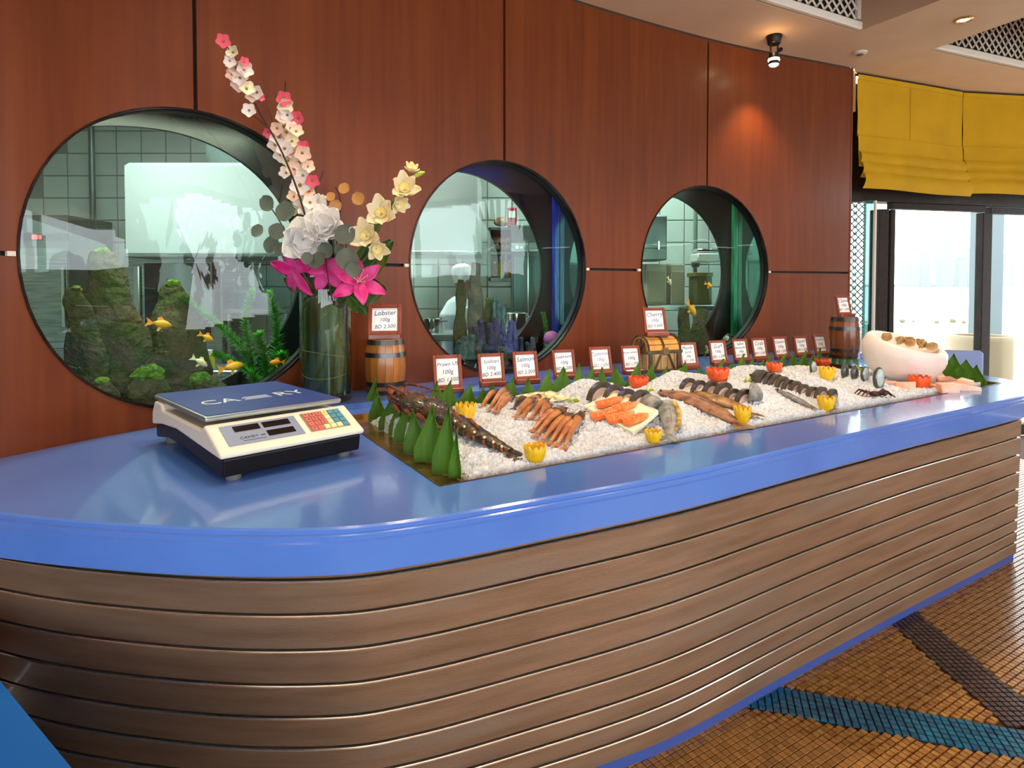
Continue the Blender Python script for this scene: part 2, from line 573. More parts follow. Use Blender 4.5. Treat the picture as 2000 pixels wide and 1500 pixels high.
# ------------------------------------------------------------------ kitchen shell
KY = 5.0
kw = MB().box(-1.0, KY + .03, 1.25, 6.6, .04, 2.5).top('wall_kitchen', M_grout, 'white tiled kitchen wall seen through the portholes', kind='structure')
tile = MB().box(0, 0, 0, .192, .012, .172, c=.003).mesh('tile', M_tile)
seen = []
for i in range(33):
    for k in range(15):
        x, z = -4.1 + i * .2, .1 + k * .18
        px, py = proj((x, KY, z)); ok = False
        for cx, cy, rx, ry in ((345, 507, 320, 310), (965, 518, 190, 215), (1368, 525, 145, 172)):
            if ((px - cx) / rx) ** 2 + ((py - cy) / ry) ** 2 < 1: ok = True
        if ok:
            seen.append((x, z))
for x, z in seen:
    inst(tile, 'tile', kw, trm(x, KY + .006, z))
M_kfloor = pm('kitchen_floor_paint', C(120, 84, 66), .6)
KPOLY = [(wp(s, 0, TD + .03).x, wp(s, 0, TD + .03).y) for s in [2.35 + k * (SEND - .05 - 2.35) / 40 for k in range(41)]] + [(2.08, 5.0), (-4.2, 5.0), (-4.2, 1.2)]
MB().prism(KPOLY, -.05, -.01).top('floor_kitchen', M_kfloor, 'red brown kitchen floor behind the portholes', kind='structure')
MB().prism(KPOLY, CEIL + .06, CEIL + .10).top('ceiling_kitchen', M_white, 'white kitchen ceiling behind the portholes', kind='structure')
MB().box(-4.2, 3.3, 1.25, .04, 4.0, 2.5).top('wall_kitchen_left', M_tile, 'far left kitchen wall', kind='structure')
MB().box(2.10, 4.44, 1.25, .03, 1.16, 2.5).top('wall_kitchen_right', M_tile, 'right end wall of the kitchen', kind='structure')
MB().box(-2.9, 1.2, 1.25, 2.6, .04, 2.5).top('wall_kitchen_front', M_tile, 'near wall of the kitchen', kind='structure')
for k, (x, y) in enumerate(((-2.3, 3.4), (-.7, 4.0), (.9, 4.4))):
    q = thing('kitchen_light', 'square ceiling light panel over the kitchen, %s from the left' % ORD[k], 'light', (x, y, CEIL + .02))
    MB().box(0, 0, .02, .64, .34, .035).part('housing', M_white, q)
    MB().box(0, 0, -.002, .58, .28, .008).part('diffuser', pm('kitchen_diffuser', (.9, .9, .9), .5, emit=((.92, 1, .96), 3.0)), q)
    lamp('AREA', 'kitchen_lamp', (x, y, CEIL), [22, 30, 20][k], (.93, 1.0, .96), .58, .28)

# ------------------------------------------------------------------ room perimeter
PER = [(2.11, 3.84), (2.36, 4.16), (3.28, 4.38), (4.2, 4.60), (5.2, 3.75), (5.75, 2.4), (5.75, .6), (5.5, -1.2), (4.6, -2.6), (3.0, -3.4), (1.0, -3.6), (-1.0, -3.0), (-1.8, -2.1), (-1.75, -1.3)]
ROOM = [(p.x, p.y) for p in wc] + PER[1:-1]
M_wallp = pm('plaster', C(196, 170, 140), .8)
M_floor0 = pm('grout_bed', C(74, 48, 26), .85)
fl = MB().prism(ROOM[::-1], -.05, -.004).top('floor', M_floor0, 'mosaic floor of small amber tiles with dark and teal bands', kind='structure')
# glazed side on the right: header, posts, panes
def seg_box(a, b, z0, z1, t0, t1):
    a, b = Vector((*a, 0)), Vector((*b, 0)); d = (b - a).normalized(); n = Vector((-d.y, d.x, 0))
    if n.dot(Vector((1.5, 1, 0)) - (a + b) / 2) > 0: n = -n
    vs = []
    for z in (z0, z1):
        for p, t in ((a, t0), (b, t0), (b, t1), (a, t1)):
            q = p + n * t; vs.append((q.x, q.y, z))
    return MB().add(vs, [(3, 2, 1, 0), (4, 5, 6, 7)] + [(i, (i + 1) % 4, 4 + (i + 1) % 4, 4 + i) for i in range(4)])
hd = thing('wall_right', 'upper wall over the glazed doors behind the yellow blinds', 'wall', (3.2, 4.33, HEAD), kind='structure'); del hd['category']
for a, b in zip(PER[0:4], PER[1:5]):
    seg_box(a, b, HEAD + .12, CEIL + .02, .05, .12).part('lintel', M_brown, hd, w=True)
for k, (a, b) in enumerate(zip(PER[4:], PER[5:])):
    bw = MB()
    lo, hi = {0: (1.9, 2.3), 1: (1.7, 1.72), 2: (1.2, 2.36), 3: (.5, 2.36), 4: (.35, 2.3), 5: (.35, 2.3), 6: (.35, 2.3), 7: (.6, 2.2), 8: (1.7, 1.72)}.get(k, (.9, 2.2))
    bw = seg_box(a, b, 0, lo, 0, .12); c = seg_box(a, b, hi, CEIL + .02, 0, .12)
    bw.add(c.v, c.f)
    A, B = Vector(a), Vector(b)
    for t in (0, .5, 1):
        p = A.lerp(B, t); bw.box(p.x, p.y, (lo + hi) / 2, .07, .07, hi - lo)
    bw.top('wall_far_%s' % 'abcdefghij'[k], M_wallp, 'plastered wall with a long window band on the far side of the room', kind='structure')
# ------------------------------------------------------------------ ceiling with raised coffers
c1 = [on_z(1675, 62, CEIL), on_z(1470, 0, CEIL)]
d1 = (c1[0] - c1[1]).normalized(); n1 = Vector((d1.y, -d1.x, 0))
COF1 = [c1[0], c1[0] + n1 * .95, c1[0] + n1 * .95 - d1 * 1.5, c1[0] - d1 * 1.5]
c2 = [on_z(1818, 98, CEIL), on_z(2000, 137, CEIL)]
d2 = (c2[1] - c2[0]).normalized(); n2 = Vector((d2.y, -d2.x, 0))
COF2 = [c2[0], c2[0] + d2 * 1.5, c2[0] + d2 * 1.5 + n2 * .8, c2[0] + n2 * .8]
ce = fill_holes(ROOM, [[(p.x, p.y) for p in COF1], [(p.x, p.y) for p in COF2]], CEIL)
ce.f = [f[::-1] for f in ce.f]
ceil = ce.top('ceiling', M_ceil, 'plaster ceiling in a warm lamplit tone with raised coffers', kind='structure')
MB().prism(ROOM, CEIL + .62, CEIL + .68).part('roof_slab', M_trimw, ceil)
M_lat = pm('lattice_bars', C(222, 206, 188), .45)
M_void = pm('vent_void', C(8, 8, 9), .9)
def coffer(poly, far, name_label):
    """poly[far], poly[far+1] is the far edge, which carries the air vent"""
    n = len(poly); H = .5
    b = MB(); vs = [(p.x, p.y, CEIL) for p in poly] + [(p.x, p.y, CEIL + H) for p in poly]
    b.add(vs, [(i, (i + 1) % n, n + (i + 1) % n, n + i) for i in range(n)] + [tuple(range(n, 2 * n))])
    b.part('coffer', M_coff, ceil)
    p, q = poly[far], poly[(far + 1) % n]
    cen = (poly[0] + poly[2]) / 2
    d = (q - p); Ln = d.length; d.normalize(); nn = Vector((-d.y, d.x, 0))
    if nn.dot(cen - p) < 0: nn = -nn
    base = p.copy(); base.z = CEIL
    Mv = frame(base, d, nn, Vector((0, 0, 1)))
    v = thing('air_vent', name_label, 'vent', Mv)
    lo, hi = .055, .36
    MB().box(Ln / 2, .004, (lo + hi) / 2, Ln - .06, .006, hi - lo).part('void', M_void, v)
    MB().box(Ln / 2, .016, .022, Ln, .030, .040, c=.006).part('sill_trim', M_trimw, v)
    for x in (.02, Ln - .02):
        MB().box(x, .012, (lo + hi) / 2, .03, .02, hi - lo).part('side_trim', M_trimw, v)
    step = .062; k = 0
    W, Hh = Ln - .06, hi - lo
    bars = []
    x = -Hh
    while x < W:
        for sg in (1, -1):
            x0, x1 = x, x + Hh; z0, z1 = 0.0, Hh
            if x0 < 0: z0 = -x0; x0 = 0
            if x1 > W: z1 = Hh - (x1 - W); x1 = W
            if x1 - x0 > .02:
                if sg < 0: z0, z1 = Hh - z0, Hh - z1
                bars.append((x0, z0, x1, z1))
        x += step
    for x0, z0, x1, z1 in bars:
        MB().tube([(.03 + x0, .013, lo + z0), (.03 + x1, .013, lo + z1)], .0062, 4).part('lattice_bar', M_lat, v)
    return v
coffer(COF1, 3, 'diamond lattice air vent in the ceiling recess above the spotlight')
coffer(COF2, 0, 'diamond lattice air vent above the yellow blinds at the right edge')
# ------------------------------------------------------------------ mosaic floor
M_gold = pm('amber_tile', C(166, 120, 58), .30, coat=.35, var=(14, C(140, 88, 36), .3, .7), rnd=.22)
M_bt = pm('dark_brown_tile', C(70, 42, 32), .30, coat=.3, rnd=.3)
M_tt = pm('teal_tile', C(20, 98, 128), .28, coat=.35, rnd=.28)
PT = .0182
bandT = (Vector((.70, 1.605)), Vector((.955, -.298)).normalized(), .056)
def in_teal(p, e=0):
    q = p - bandT[0]; return abs(q.dot(Vector((-bandT[1].y, bandT[1].x)))) < bandT[2] + e and q.dot(bandT[1]) > -.25
def in_brown(p, e=0):
    return abs(p.x - 1.298) < .064 + e
def in_frame(p):
    return -.2 < p.x < 4.6 and .35 < p.y < 3.9 - .25 * abs(p.x - 3.4)
def in_photo(p):
    a = proj((p.x, p.y, 0)); return a[0] < 2000 and a[1] < 1500
spots = []
def tiles(o, e, kind, nu, nv):
    n = Vector((-e.y, e.x))
    for i in range(nu[0], nu[1]):
        for j in range(nv[0], nv[1]):
            p = o + e * (i * PT) + n * (j * PT)
            if not in_frame(p): continue
            T, B = in_teal(p), in_brown(p)
            if kind == 'g' and (in_teal(p, .003) or in_brown(p, .003)): continue
            if kind == 'b' and (not B or in_teal(p, .003)): continue
            if kind == 't' and not T: continue
            u, w = to_uw((p.x, p.y))
            if (w > -.045 and u < 2.15) or (p.x < 2.0 and p.y > 2.42): continue
            spots.append((p, math.atan2(e.y, e.x), kind))
e2 = Vector((E.x, E.y))
tiles(Vector((1.2, 1.6)), e2, 'g', (-120, 230), (-140, 160))
tiles(Vector((1.298 - .0546, 1.6)), Vector((1, 0)), 'b', (0, 7), (-80, 130))
tiles(bandT[0] - Vector((-bandT[1].y, bandT[1].x)) * .0455, bandT[1], 't', (-18, 200), (0, 6))
spots.sort(key=lambda q: (not in_photo(q[0]), q[0].length))
tm = {k: MB().box(0, 0, 0, PT * .90, PT * .90, .005, c=.0011).mesh('tile', m) for k, m in (('g', M_gold), ('b', M_bt), ('t', M_tt))}
rest = {k: MB() for k in 'gbt'}
for i, (p, a, k) in enumerate(spots):
    M = trm(p.x, p.y, .0 if k == 'g' else .001) @ rotm('Z', a)
    if i < 300:
        inst(tm[k], 'tile', fl, M)
    else:
        h = PT * .45
        rest[k].add([(-h, -h, -.003), (h, -h, -.003), (h, h, -.003), (-h, h, -.003), (-h + .0012, -h + .0012, .0025), (h - .0012, -h + .0012, .0025), (h - .0012, h - .0012, .0025), (-h + .0012, h - .0012, .0025)],
                    [(4, 5, 6, 7), (0, 1, 5, 4), (1, 2, 6, 5), (2, 3, 7, 6), (3, 0, 4, 7)], M)
MG2 = pm('amber_tiles_far', C(166, 120, 58), .30, coat=.35, var=(34, C(128, 80, 34), .35, .65, 1))
MB2 = pm('dark_tiles_far', C(70, 42, 32), .30, coat=.3, var=(34, C(40, 24, 20), .35, .65, 1))
MT2 = pm('teal_tiles_far', C(20, 98, 128), .28, coat=.35, var=(34, C(12, 62, 92), .35, .65, 1))
for k, m in (('g', MG2), ('b', MB2), ('t', MT2)):
    if rest[k].v:
        rest[k].part('mosaic_field', m, fl, kind='stuff')
# ------------------------------------------------------------------ counter
M_blue = pm('blue_gloss_paint', C(88, 128, 208), .16, spec=.6, coat=.4, coatr=.05, var=(2.5, C(82, 120, 200), .4, .7), bump=(60, .03, .01))
M_blue2 = pm('blue_plinth_paint', C(60, 80, 150), .5)
M_strip = pm('polished_strip', C(226, 222, 214), .18, metal=.9)
M_plank = pm('bronze_paint_plank', C(172, 138, 112), .36, metal=.6, coat=.2, var=(3, C(146, 114, 90), .35, .7, 6), var2=(1.3, C(160, 140, 124), .5, .75, 2), bump=(46, .12, .02), stretch=(1, 1, 10))
M_groove = pm('hull_groove', C(26, 20, 16), .7)
M_tray = pm('bronze_tray', C(176, 126, 66), .26, metal=.85, var=(6, C(110, 74, 40), .35, .65), var2=(20, C(200, 160, 90), .55, .7))
front_px = [(0, 1007), (330, 1034), (620, 1037), (820, 1018), (1080, 974), (1353, 923), (1600, 865), (1800, 819), (2000, 775)]
fp = [on_z(x, y, CT) for x, y in front_px]
lead = [Vector((-1.60, 1.42, 0)), Vector((-1.27, 1.245, 0))]
tail = [Vector((2.20, 2.52, 0))]
fc = catmull([Vector((p.x, p.y, 0)) for p in lead + fp + tail], 8)
def offset(curve, d):
    """shift a plan curve inward (away from the guests) by d"""
    out = []
    for i, p in enumerate(curve):
        t = (curve[min(i + 1, len(curve) - 1)] - curve[max(i - 1, 0)]).normalized()
        out.append(p + Vector((-t.y, t.x, 0)) * d)
    return out
def sweep(curve, prof, close=True):
    """prof: list of (inward offset, z); swept along the plan curve"""
    rows = [offset(curve, d) for d, z in prof]; m = len(curve); n = len(prof)
    vs = []
    for i in range(m):
        for k, (d, z) in enumerate(prof):
            p = rows[k][i]; vs.append((p.x, p.y, z))
    fs = []
    for i in range(m - 1):
        for k in range(n if close else n - 1):
            a, b = i * n + k, i * n + (k + 1) % n
            fs.append((a, a + n, b + n, b))
    if close:
        fs += [tuple(range(n)), tuple((m - 1) * n + k for k in range(n))[::-1]]
    return MB().add(vs, fs)
# outline of the slab: front curve, end edge, back along the wall
endc = [Vector((2.262, 2.62, 0)), Vector((2.262, 3.2, 0)), Vector((2.16, 3.80, 0))]
fcur = fc + [Vector((2.245, 2.565, 0))]
full = fcur + endc
inner = offset(full, .016)
wall_back_line = [wp(s, 0, -.004) for s in [SEND - .02 - k * .1 for k in range(int((SEND - .02 - s_near(-1.46, 1.13)) / .1))]]
TRAY = [(0, 0), (2.67, 0), (2.67, .80), (0, .80)]
hole = [UW(u, w) for u, w in TRAY]
top = thing('countertop', 'glossy blue painted countertop of the long fish counter', 'countertop', UW(1.2, .3, CT - .08))
outer = [(p.x, p.y) for p in inner] + [(p.x, p.y) for p in wall_back_line if p.y < 3.78]
fill_holes(outer, [[(p.x, p.y) for p in hole]], CT).part('top_surface', M_blue, top, w=True)
FB = CT - .079
sweep(full, [(0, FB), (0, CT - .024), (.004, CT - .021), (.004, CT - .013), (.010, CT - .010), (.010, CT - .003), (.016, CT), (.05, CT - .006), (.05, FB)]).part('fascia', M_blue, top, True, w=True, sharp=30)
fill_holes(outer, [[(p.x, p.y) for p in hole]], FB + .01).part('underside', M_blue2, top, w=True)
# raised back ledge
led = thing('back_ledge', 'raised blue ledge along the wall carrying price cards and vase', 'ledge', UW(1.2, .95, CT))
lf = [UW(-.42 + k * .1, .815) for k in range(37)]
lb = [wp(s, 0, -.003) for s in [s_near(*UW(-.42, 1.0).xy) + k * (SEND - .03 - s_near(*UW(-.42, 1.0).xy)) / 40 for k in range(41)]]
lp = [(p.x, p.y) for p in lf if p.x < 2.12] + [(p.x, p.y) for p in lb[::-1]]
MB().prism(lp, CT + .001, LEDGE).part('ledge_board', M_blue, led, w=True)
MB().hull([UW(-.42, .80, CT + .001), UW(2.62, .80, CT + .001), UW(2.62, .815, CT + .001), UW(-.42, .815, CT + .001), UW(-.42, .806, CT + .016), UW(2.62, .806, CT + .016), UW(2.62, .815, CT + .016), UW(-.42, .815, CT + .016)]).part('ledge_moulding', M_blue, led, w=True)
# hull of planks
hull = thing('counter_hull', 'boat shaped counter front of curved bronze painted planks', 'counter', UW(1.0, 0, 0))
hx = Vector((2.015, 2.415, 0))
hc = [p for p in offset(fcur, .036) if p.x < 1.985] + [hx]
hend = [Vector((2.02, 2.5, 0)), Vector((2.02, 3.3, 0))]
hcur = hc
HB = [.030, .077, .122, .168, .228, .293, .360, .430, .501, .569]      # joints between the planks, narrower toward the floor
taper = [.125 - .11 * smooth01(-.45, .45, p.x) for p in hcur]
def sweep_hull(prof):
    """like sweep(), the hull leaning in toward the floor, more so at the bow"""
    m = len(hcur); n = len(prof); vs = []; fs = []
    for i, p in enumerate(hcur):
        t = (hcur[min(i + 1, m - 1)] - hcur[max(i - 1, 0)]).normalized(); nn = Vector((-t.y, t.x, 0))
        for d, z in prof:
            q = p + nn * (d + taper[i] * (.60 - z)); vs.append((q.x, q.y, z))
    for i in range(m - 1):
        for k in range(n):
            a, b = i * n + k, i * n + (k + 1) % n
            fs.append((a, a + n, b + n, b))
    fs += [tuple(range(n)), tuple((m - 1) * n + k for k in range(n))[::-1]]
    return MB().add(vs, fs)
for k in range(len(HB)):
    z0 = HB[k] + .003; z1 = HB[k + 1] - .002 if k + 1 < len(HB) else FB + .012
    sweep_hull([(0, z0 + .003), (0, z1 - .003), (.003, z1), (.024, z1), (.024, z0), (.003, z0)]).part('plank', M_plank, hull, True, w=True, sharp=25)
for z1 in HB[1:]:  # polished strips added to give each plank top its bright highlight line
    z1 -= .0012
    sweep_hull([(.001, z1 - .0022), (-.0004, z1 - .0012), (.0008, z1 + .0004), (.012, z1 + .0008), (.012, z1 - .0022)]).part('highlight_strip', M_strip, hull, True, w=True)
sweep_hull([(.020, .034), (.020, FB + .01), (.05, FB + .01), (.05, .034)]).part('hull_core', M_groove, hull, w=True)
sweep_hull([(.008, 0), (.008, .036), (.06, .036), (.06, 0)]).part('plinth', M_blue2, hull, w=True)
MB().hull([Vector((hx.x - .02, hx.y + .02, 0)) + Vector((0, 0, z)) for z in (.02, FB + .01)] + [Vector((x, y, z)) for x, y in ((hx.x, hx.y + .02), (hx.x - .02, 3.3), (hx.x, 3.3)) for z in (.02, FB + .01)]).part('end_board', M_plank, hull, w=True)
# tray well
tr = thing('ice_tray', 'recessed bronze metal tray holding the crushed ice', 'tray', UW(1.3, .4, CT - .03))
ZT = CT - .016
tb = MB()
o4 = [UW(u, w, CT + .0015) for u, w in TRAY]; q4 = [UW(u, w, ZT) for u, w in ((.006, .006), (2.664, .006), (2.664, .794), (.006, .794))]
r4 = [UW(u, w, CT + .0015) for u, w in ((-.004, -.004), (2.674, -.004), (2.674, .80), (-.004, .80))]
s4 = [UW(u, w, ZT) for u, w in ((.09, .04), (2.60, .04), (2.60, .79), (.09, .79))]
tb.add(r4 + o4 + q4 + s4, [(i, (i + 1) % 4, 4 + (i + 1) % 4, 4 + i) for i in range(4)] + [(4 + i, 4 + (i + 1) % 4, 8 + (i + 1) % 4, 8 + i) for i in range(4)] + [(8 + i, 8 + (i + 1) % 4, 12 + (i + 1) % 4, 12 + i) for i in range(4)] + [(12, 13, 14, 15)])
tb.part('tray_body', M_tray, tr, w=True)
MB().hull([UW(u, w, z) for u in (2.615, 2.662) for w in (.008, .79) for z in (ZT, ZT + .004)]).part('dark_slot', M_void, tr, w=True)  # near-black slab across the right end of the tray
# ------------------------------------------------------------------ crushed ice
U0, U1, W0, W1 = .085, 2.58, .036, .785
RIDGE = [(.13, .018, .09, .25, .62), (.80, .050, .085, .10, .58), (1.26, .050, .085, .12, .58), (1.64, .048, .08, .08, .58), (1.97, .044, .08, .10, .56)]
def ice_z(u, w):
    z = CT + .004 + .036 * smooth01(W0 - .01, .34, w) * (1 - .55 * smooth01(1.7, 2.1, u)) - .044 * smooth01(.48, .76, w)
    for c, h, sg, a, b in RIDGE:
        z += h * math.exp(-((u - c) / sg) ** 2) * smooth01(a - .10, a + .14, w) * (1 - smooth01(b - .04, b + .16, w))
    z += .012 * noise.noise((u * 7, w * 7, 3.1)) + .005 * noise.noise((u * 23, w * 23, 8.1))
    z -= .035 * (1 - smooth01(0, .05, u - U0)) * 0.3
    z -= .04 * smooth01(2.2, 2.58, u) * smooth01(.3, .8, w) * .4
    return z
ice = MB()
nu, nw = 400, 120
def ice_fn(a, b):
    u, w = U0 + (U1 - U0) * a, W0 + (W1 - W0) * b
    j = .0048
    z = ice_z(u, w) + random.uniform(-j, j)
    edge = min(a, 1 - a) * (U1 - U0), min(b, 1 - b) * (W1 - W0)
    if min(edge) < 1e-6: z = ZT - .002
    return UW(u + random.uniform(-.0015, .0015), w + random.uniform(-.0015, .0015), z)
ice.grid(ice_fn, nu, nw)
M_ice = pm('crushed_ice', C(234, 234, 236), .35, spec=.5, var=(70, C(206, 210, 218), .42, .62, 2), bump=(90, .8, .02))
ice.top('crushed_ice', M_ice, 'bed of crushed white ice filling the counter tray', 'ice', kind='stuff')
def on_ice(px, py, lift=0.0):
    """first point of the ice bed seen at a pixel of the photograph"""
    d = ray(px, py); o = Vector((0, 0, CAMZ)); t = .9
    while t < 4.5:
        p = o + d * t; u, w = to_uw(p)
        if U0 <= u <= U1 and W0 <= w <= W1 + .2:
            if p.z <= ice_z(u, min(w, W1)) + lift: return p
        elif p.z < CT: return p
        t += .002
    return p
def ice_at(u, w, lift=0):
    return UW(u, w, ice_z(u, w) + lift)
# ------------------------------------------------------------------ blue bench in the near corner
a, b = on_z(0, 1330, .5), on_z(140, 1500, .5)
d = (b - a).normalized(); n = Vector((d.y, -d.x, 0))
a = a - d * .5; b = b + d * .35
bn = thing('blue_bench', 'bright blue bench corner in the lower left foreground', 'bench', (a.x + n.x * .2, a.y + n.y * .2, 0))
M_bench = pm('bench_blue_paint', C(0, 92, 176), .6, spec=.2)
pl = [a, b, b + n * .42, a + n * .42]
MB().prism([(p.x, p.y) for p in pl][::-1], .46, .50).part('bench_top', M_bench, bn, w=True)
pi_ = [a + d * .05 + n * .05, b - d * .05 + n * .05, b - d * .05 + n * .37, a + d * .05 + n * .37]
MB().prism([(p.x, p.y) for p in pi_][::-1], 0, .46).part('bench_base', pm('bench_base_paint', C(20, 70, 140), .5), bn, w=True)

# ------------------------------------------------------------------ glazed doors on the right
GA, GB = Vector((2.36, 4.16, 0)), Vector((4.2, 4.60, 0))
gd = (GB - GA).normalized(); gn = Vector((gd.y, -gd.x, 0))      # gn points into the room
def on_glass(px, py):
    r = ray(px, py); o = Vector((0, 0, CAMZ)); t = (GA - o).dot(gn) / r.dot(gn)
    return o + r * t
GM = frame(GA, gd, -gn, Vector((0, 0, 1)))                        # x along the doors, y outward
GI = GM.inverted()
def gx(px): return (GI @ on_glass(px, 500)).x
M_fr = M_brown
dr = thing('door_1', 'dark framed sliding glass door between counter end and terrace', 'door', GM, kind='structure'); del dr['category']
x0, x1, x2, x3 = gx(1709), gx(1747), gx(1917), gx(1935)
MB().box((x0 + x1) / 2 - .022, .03, .80, (x1 - x0) * .50, .09, 1.64, c=.004).part('jamb', M_fr, dr)
MB().box(x1 - .018, .02, .80, .040, .05, 1.64, c=.004).part('stile', M_fr, dr)
MB().box((x1 + x2) / 2, .02, HEAD - .012, x2 - x1 + .06, .05, .045, c=.004).part('top_rail', M_fr, dr)
MB().box((x1 + x2) / 2, .02, .04, x2 - x1, .05, .08, c=.004).part('bottom_rail', M_fr, dr)
MB().box((x1 + x2) / 2, .02, .84, x2 - x1, .006, 1.56).part('pane', M_pane, dr)
dr2 = thing('door_2', 'second dark framed sliding glass door at the right edge', 'door', GM, kind='structure'); del dr2['category']
MB().box((x2 + x3) / 2, .02, .80, x3 - x2, .06, 1.64, c=.004).part('mullion', M_fr, dr2)
MB().box(x3 + .55, .03, HEAD - .02, 1.1, .05, .045, c=.004).part('top_rail', M_fr, dr2)
MB().box(x3 + .55, .03, .04, 1.1, .05, .08, c=.004).part('bottom_rail', M_fr, dr2)
MB().box(x3 + .55, .03, .84, 1.1, .006, 1.56).part('pane', M_pane, dr2)
hb = MB().box(.9, .04, HEAD + .075, 1.95, .12, .13, c=.004)
hb.v = [GM @ p for p in hb.v]; hb.part('head_beam', M_fr, hd, w=True)
# side light with teal glass and the pierced lattice screen
tp = thing('window_4', 'narrow teal glass side light beside the door jamb', 'window', at_y(1697, 700, 4.10), kind='structure'); del tp['category']
pa, pb = at_y(1687, 500, 4.10), at_y(1706, 500, 4.06)
MB().box((pa.x + pb.x) / 2, 4.08, .85, pb.x - pa.x, .01, 1.62).part('pane', M_teal, tp, w=True)
MB().box(pb.x + .006, 4.06, .85, .012, .02, 1.62).part('edge_strip', M_trimw, tp, w=True)
la, lb_ = at_y(1650, 500, 4.16), at_y(1688, 500, 4.16)
lt = thing('lattice_screen', 'pierced pale metal lattice screen between wood wall and door', 'screen', (la.x, 4.16, .55))
W_, H_ = lb_.x - la.x, 1.18
M_lat2 = pm('pale_metal', C(96, 132, 124), .4, metal=.3)
for x in (0, W_): MB().box(x, 0, H_ / 2, .010, .014, H_).part('upright', M_lat2, lt)
st = .046
for sg in (1, -1):
    k = -W_
    while k < H_:
        z0, z1 = (k, k + W_) if sg > 0 else (k + W_, k)
        p, q = Vector((0, 0, z0)), Vector((W_, 0, z1))
        def cl(a, b):
            if a.z < 0: return a + (b - a) * ((0 - a.z) / (b.z - a.z))
            if a.z > H_: return a + (b - a) * ((H_ - a.z) / (b.z - a.z))
            return a
        p2, q2 = cl(p, q), cl(q, p)
        if (q2 - p2).length > .02:
            MB().tube([p2, q2], .0042, 5).part('lattice_bar', M_lat2, lt)
        k += st
for j in range(int(H_ / st)):
    for i in range(3):
        MB().lathe([(.009, -.004), (.013, -.004), (.013, .004), (.009, .004)], 8, trm(W_ * (i + .5) / 3, 0, .03 + j * st) @ rotm('X', R(90)), cap=False).part('lattice_ring', M_lat2, lt) if i == 1 else None
ex = MB().box(0, 0, 0, .075, .03, .16, M=trm(at_y(1674, 281, 4.14)), c=.004)
ex.top('exit_sign', pm('exit_green', C(60, 230, 70), .4, emit=(C(70, 255, 80), 1.3)), 'green lit exit sign peeping out beside the yellow blind', 'sign')
tm_ = MB().box(0, 0, 0, .016, .05, .26, M=trm(at_y(1665, 180, 3.98))).top('trim_1', pm('cream_jamb', C(236, 186, 128), .6), 'cream strip of wall beside the yellow blind', kind='structure')
MB().box(2.26, 4.13, 2.05, .16, .03, .78).top('trim_2', M_fr, 'dark frame behind the blind at the end of the wood wall', kind='structure')

# ------------------------------------------------------------------ yellow roman blinds
M_cloth = thin_mat('yellow_cloth', C(222, 170, 0), C(208, 160, 2), .8, .25, 3)
BZ = CEIL - .016
def blind(pxa, pya, pxb, pyb, drop, label, fwd=.0):
    a, b = on_z(pxa, pya, BZ), on_z(pxb, pyb, BZ)
    d = (b - a); Ln = d.length; d.normalize(); n = Vector((d.y, -d.x, 0))
    t = thing('roman_blind', label, 'blind', frame(Vector((a.x, a.y, BZ - drop)), d, n, Vector((0, 0, 1))))
    def cloth(z0, z1, y0, y1, over=0.0, amp=.004, seed=0):
        def fn(p, q):
            x = -over + (Ln + 2 * over) * p
            return Vector((x, y0 + (y1 - y0) * q + amp * noise.noise((x * 3.2 + seed, q * 2.2, seed)), z0 + (z1 - z0) * q))
        return MB().sheet(fn, 24, 6, .003)
    seam = drop * .47
    cloth(drop, drop - .03, .012, .010, 0, .001).part('heading', M_cloth, t, True)
    cloth(drop - .024, seam, .006, .010, 0, .006, 1).part('cloth_panel', M_cloth, t, True)
    cloth(seam + .012, drop * .20, .013, .028, 0, .007, 2).part('cloth_panel', M_cloth, t, True)
    def pleat(z0, z1, y0, bulge, over, seed):
        def fn(p, q):
            x = -over + (Ln + 2 * over) * p
            return Vector((x, y0 + bulge * math.sin(math.pi * (.15 + .8 * q)) + .004 * noise.noise((x * 3 + seed, q, seed)), z0 + (z1 - z0) * q + .006 * noise.noise((x * 2.2 + seed, 7, seed))))
        return MB().sheet(fn, 24, 8, .003)
    pleat(drop * .235, drop * .10, .036, .030, .006, 3).part('fold', M_cloth, t, True)
    pleat(drop * .135, 0, .060, .026, .012, 4).part('fold', M_cloth, t, True)
    pleat(drop * .335, drop * .205, .020, .026, .002, 5).part('fold', M_cloth, t, True)
    MB().tube([(0, .016, seam + .006), (Ln, .016, seam + .006)], .0035, 6).part('seam_rib', M_cloth, t)
    MB().tube([(Ln * .48, .012, seam), (Ln * .48, .011, drop - .03)], .0018, 5).part('centre_seam', M_cloth, t)
    MB().box(Ln / 2, -.004, drop + .004, Ln, .02, .014).part('head_rail', M_fr, t)
    return t
blind(1674, 146, 1878, 181, .722, 'yellow roman blind nearest the wood wall with folded hem')
blind(1880, 182, 2140, 196, .70, 'yellow roman blind at the right edge of the picture')

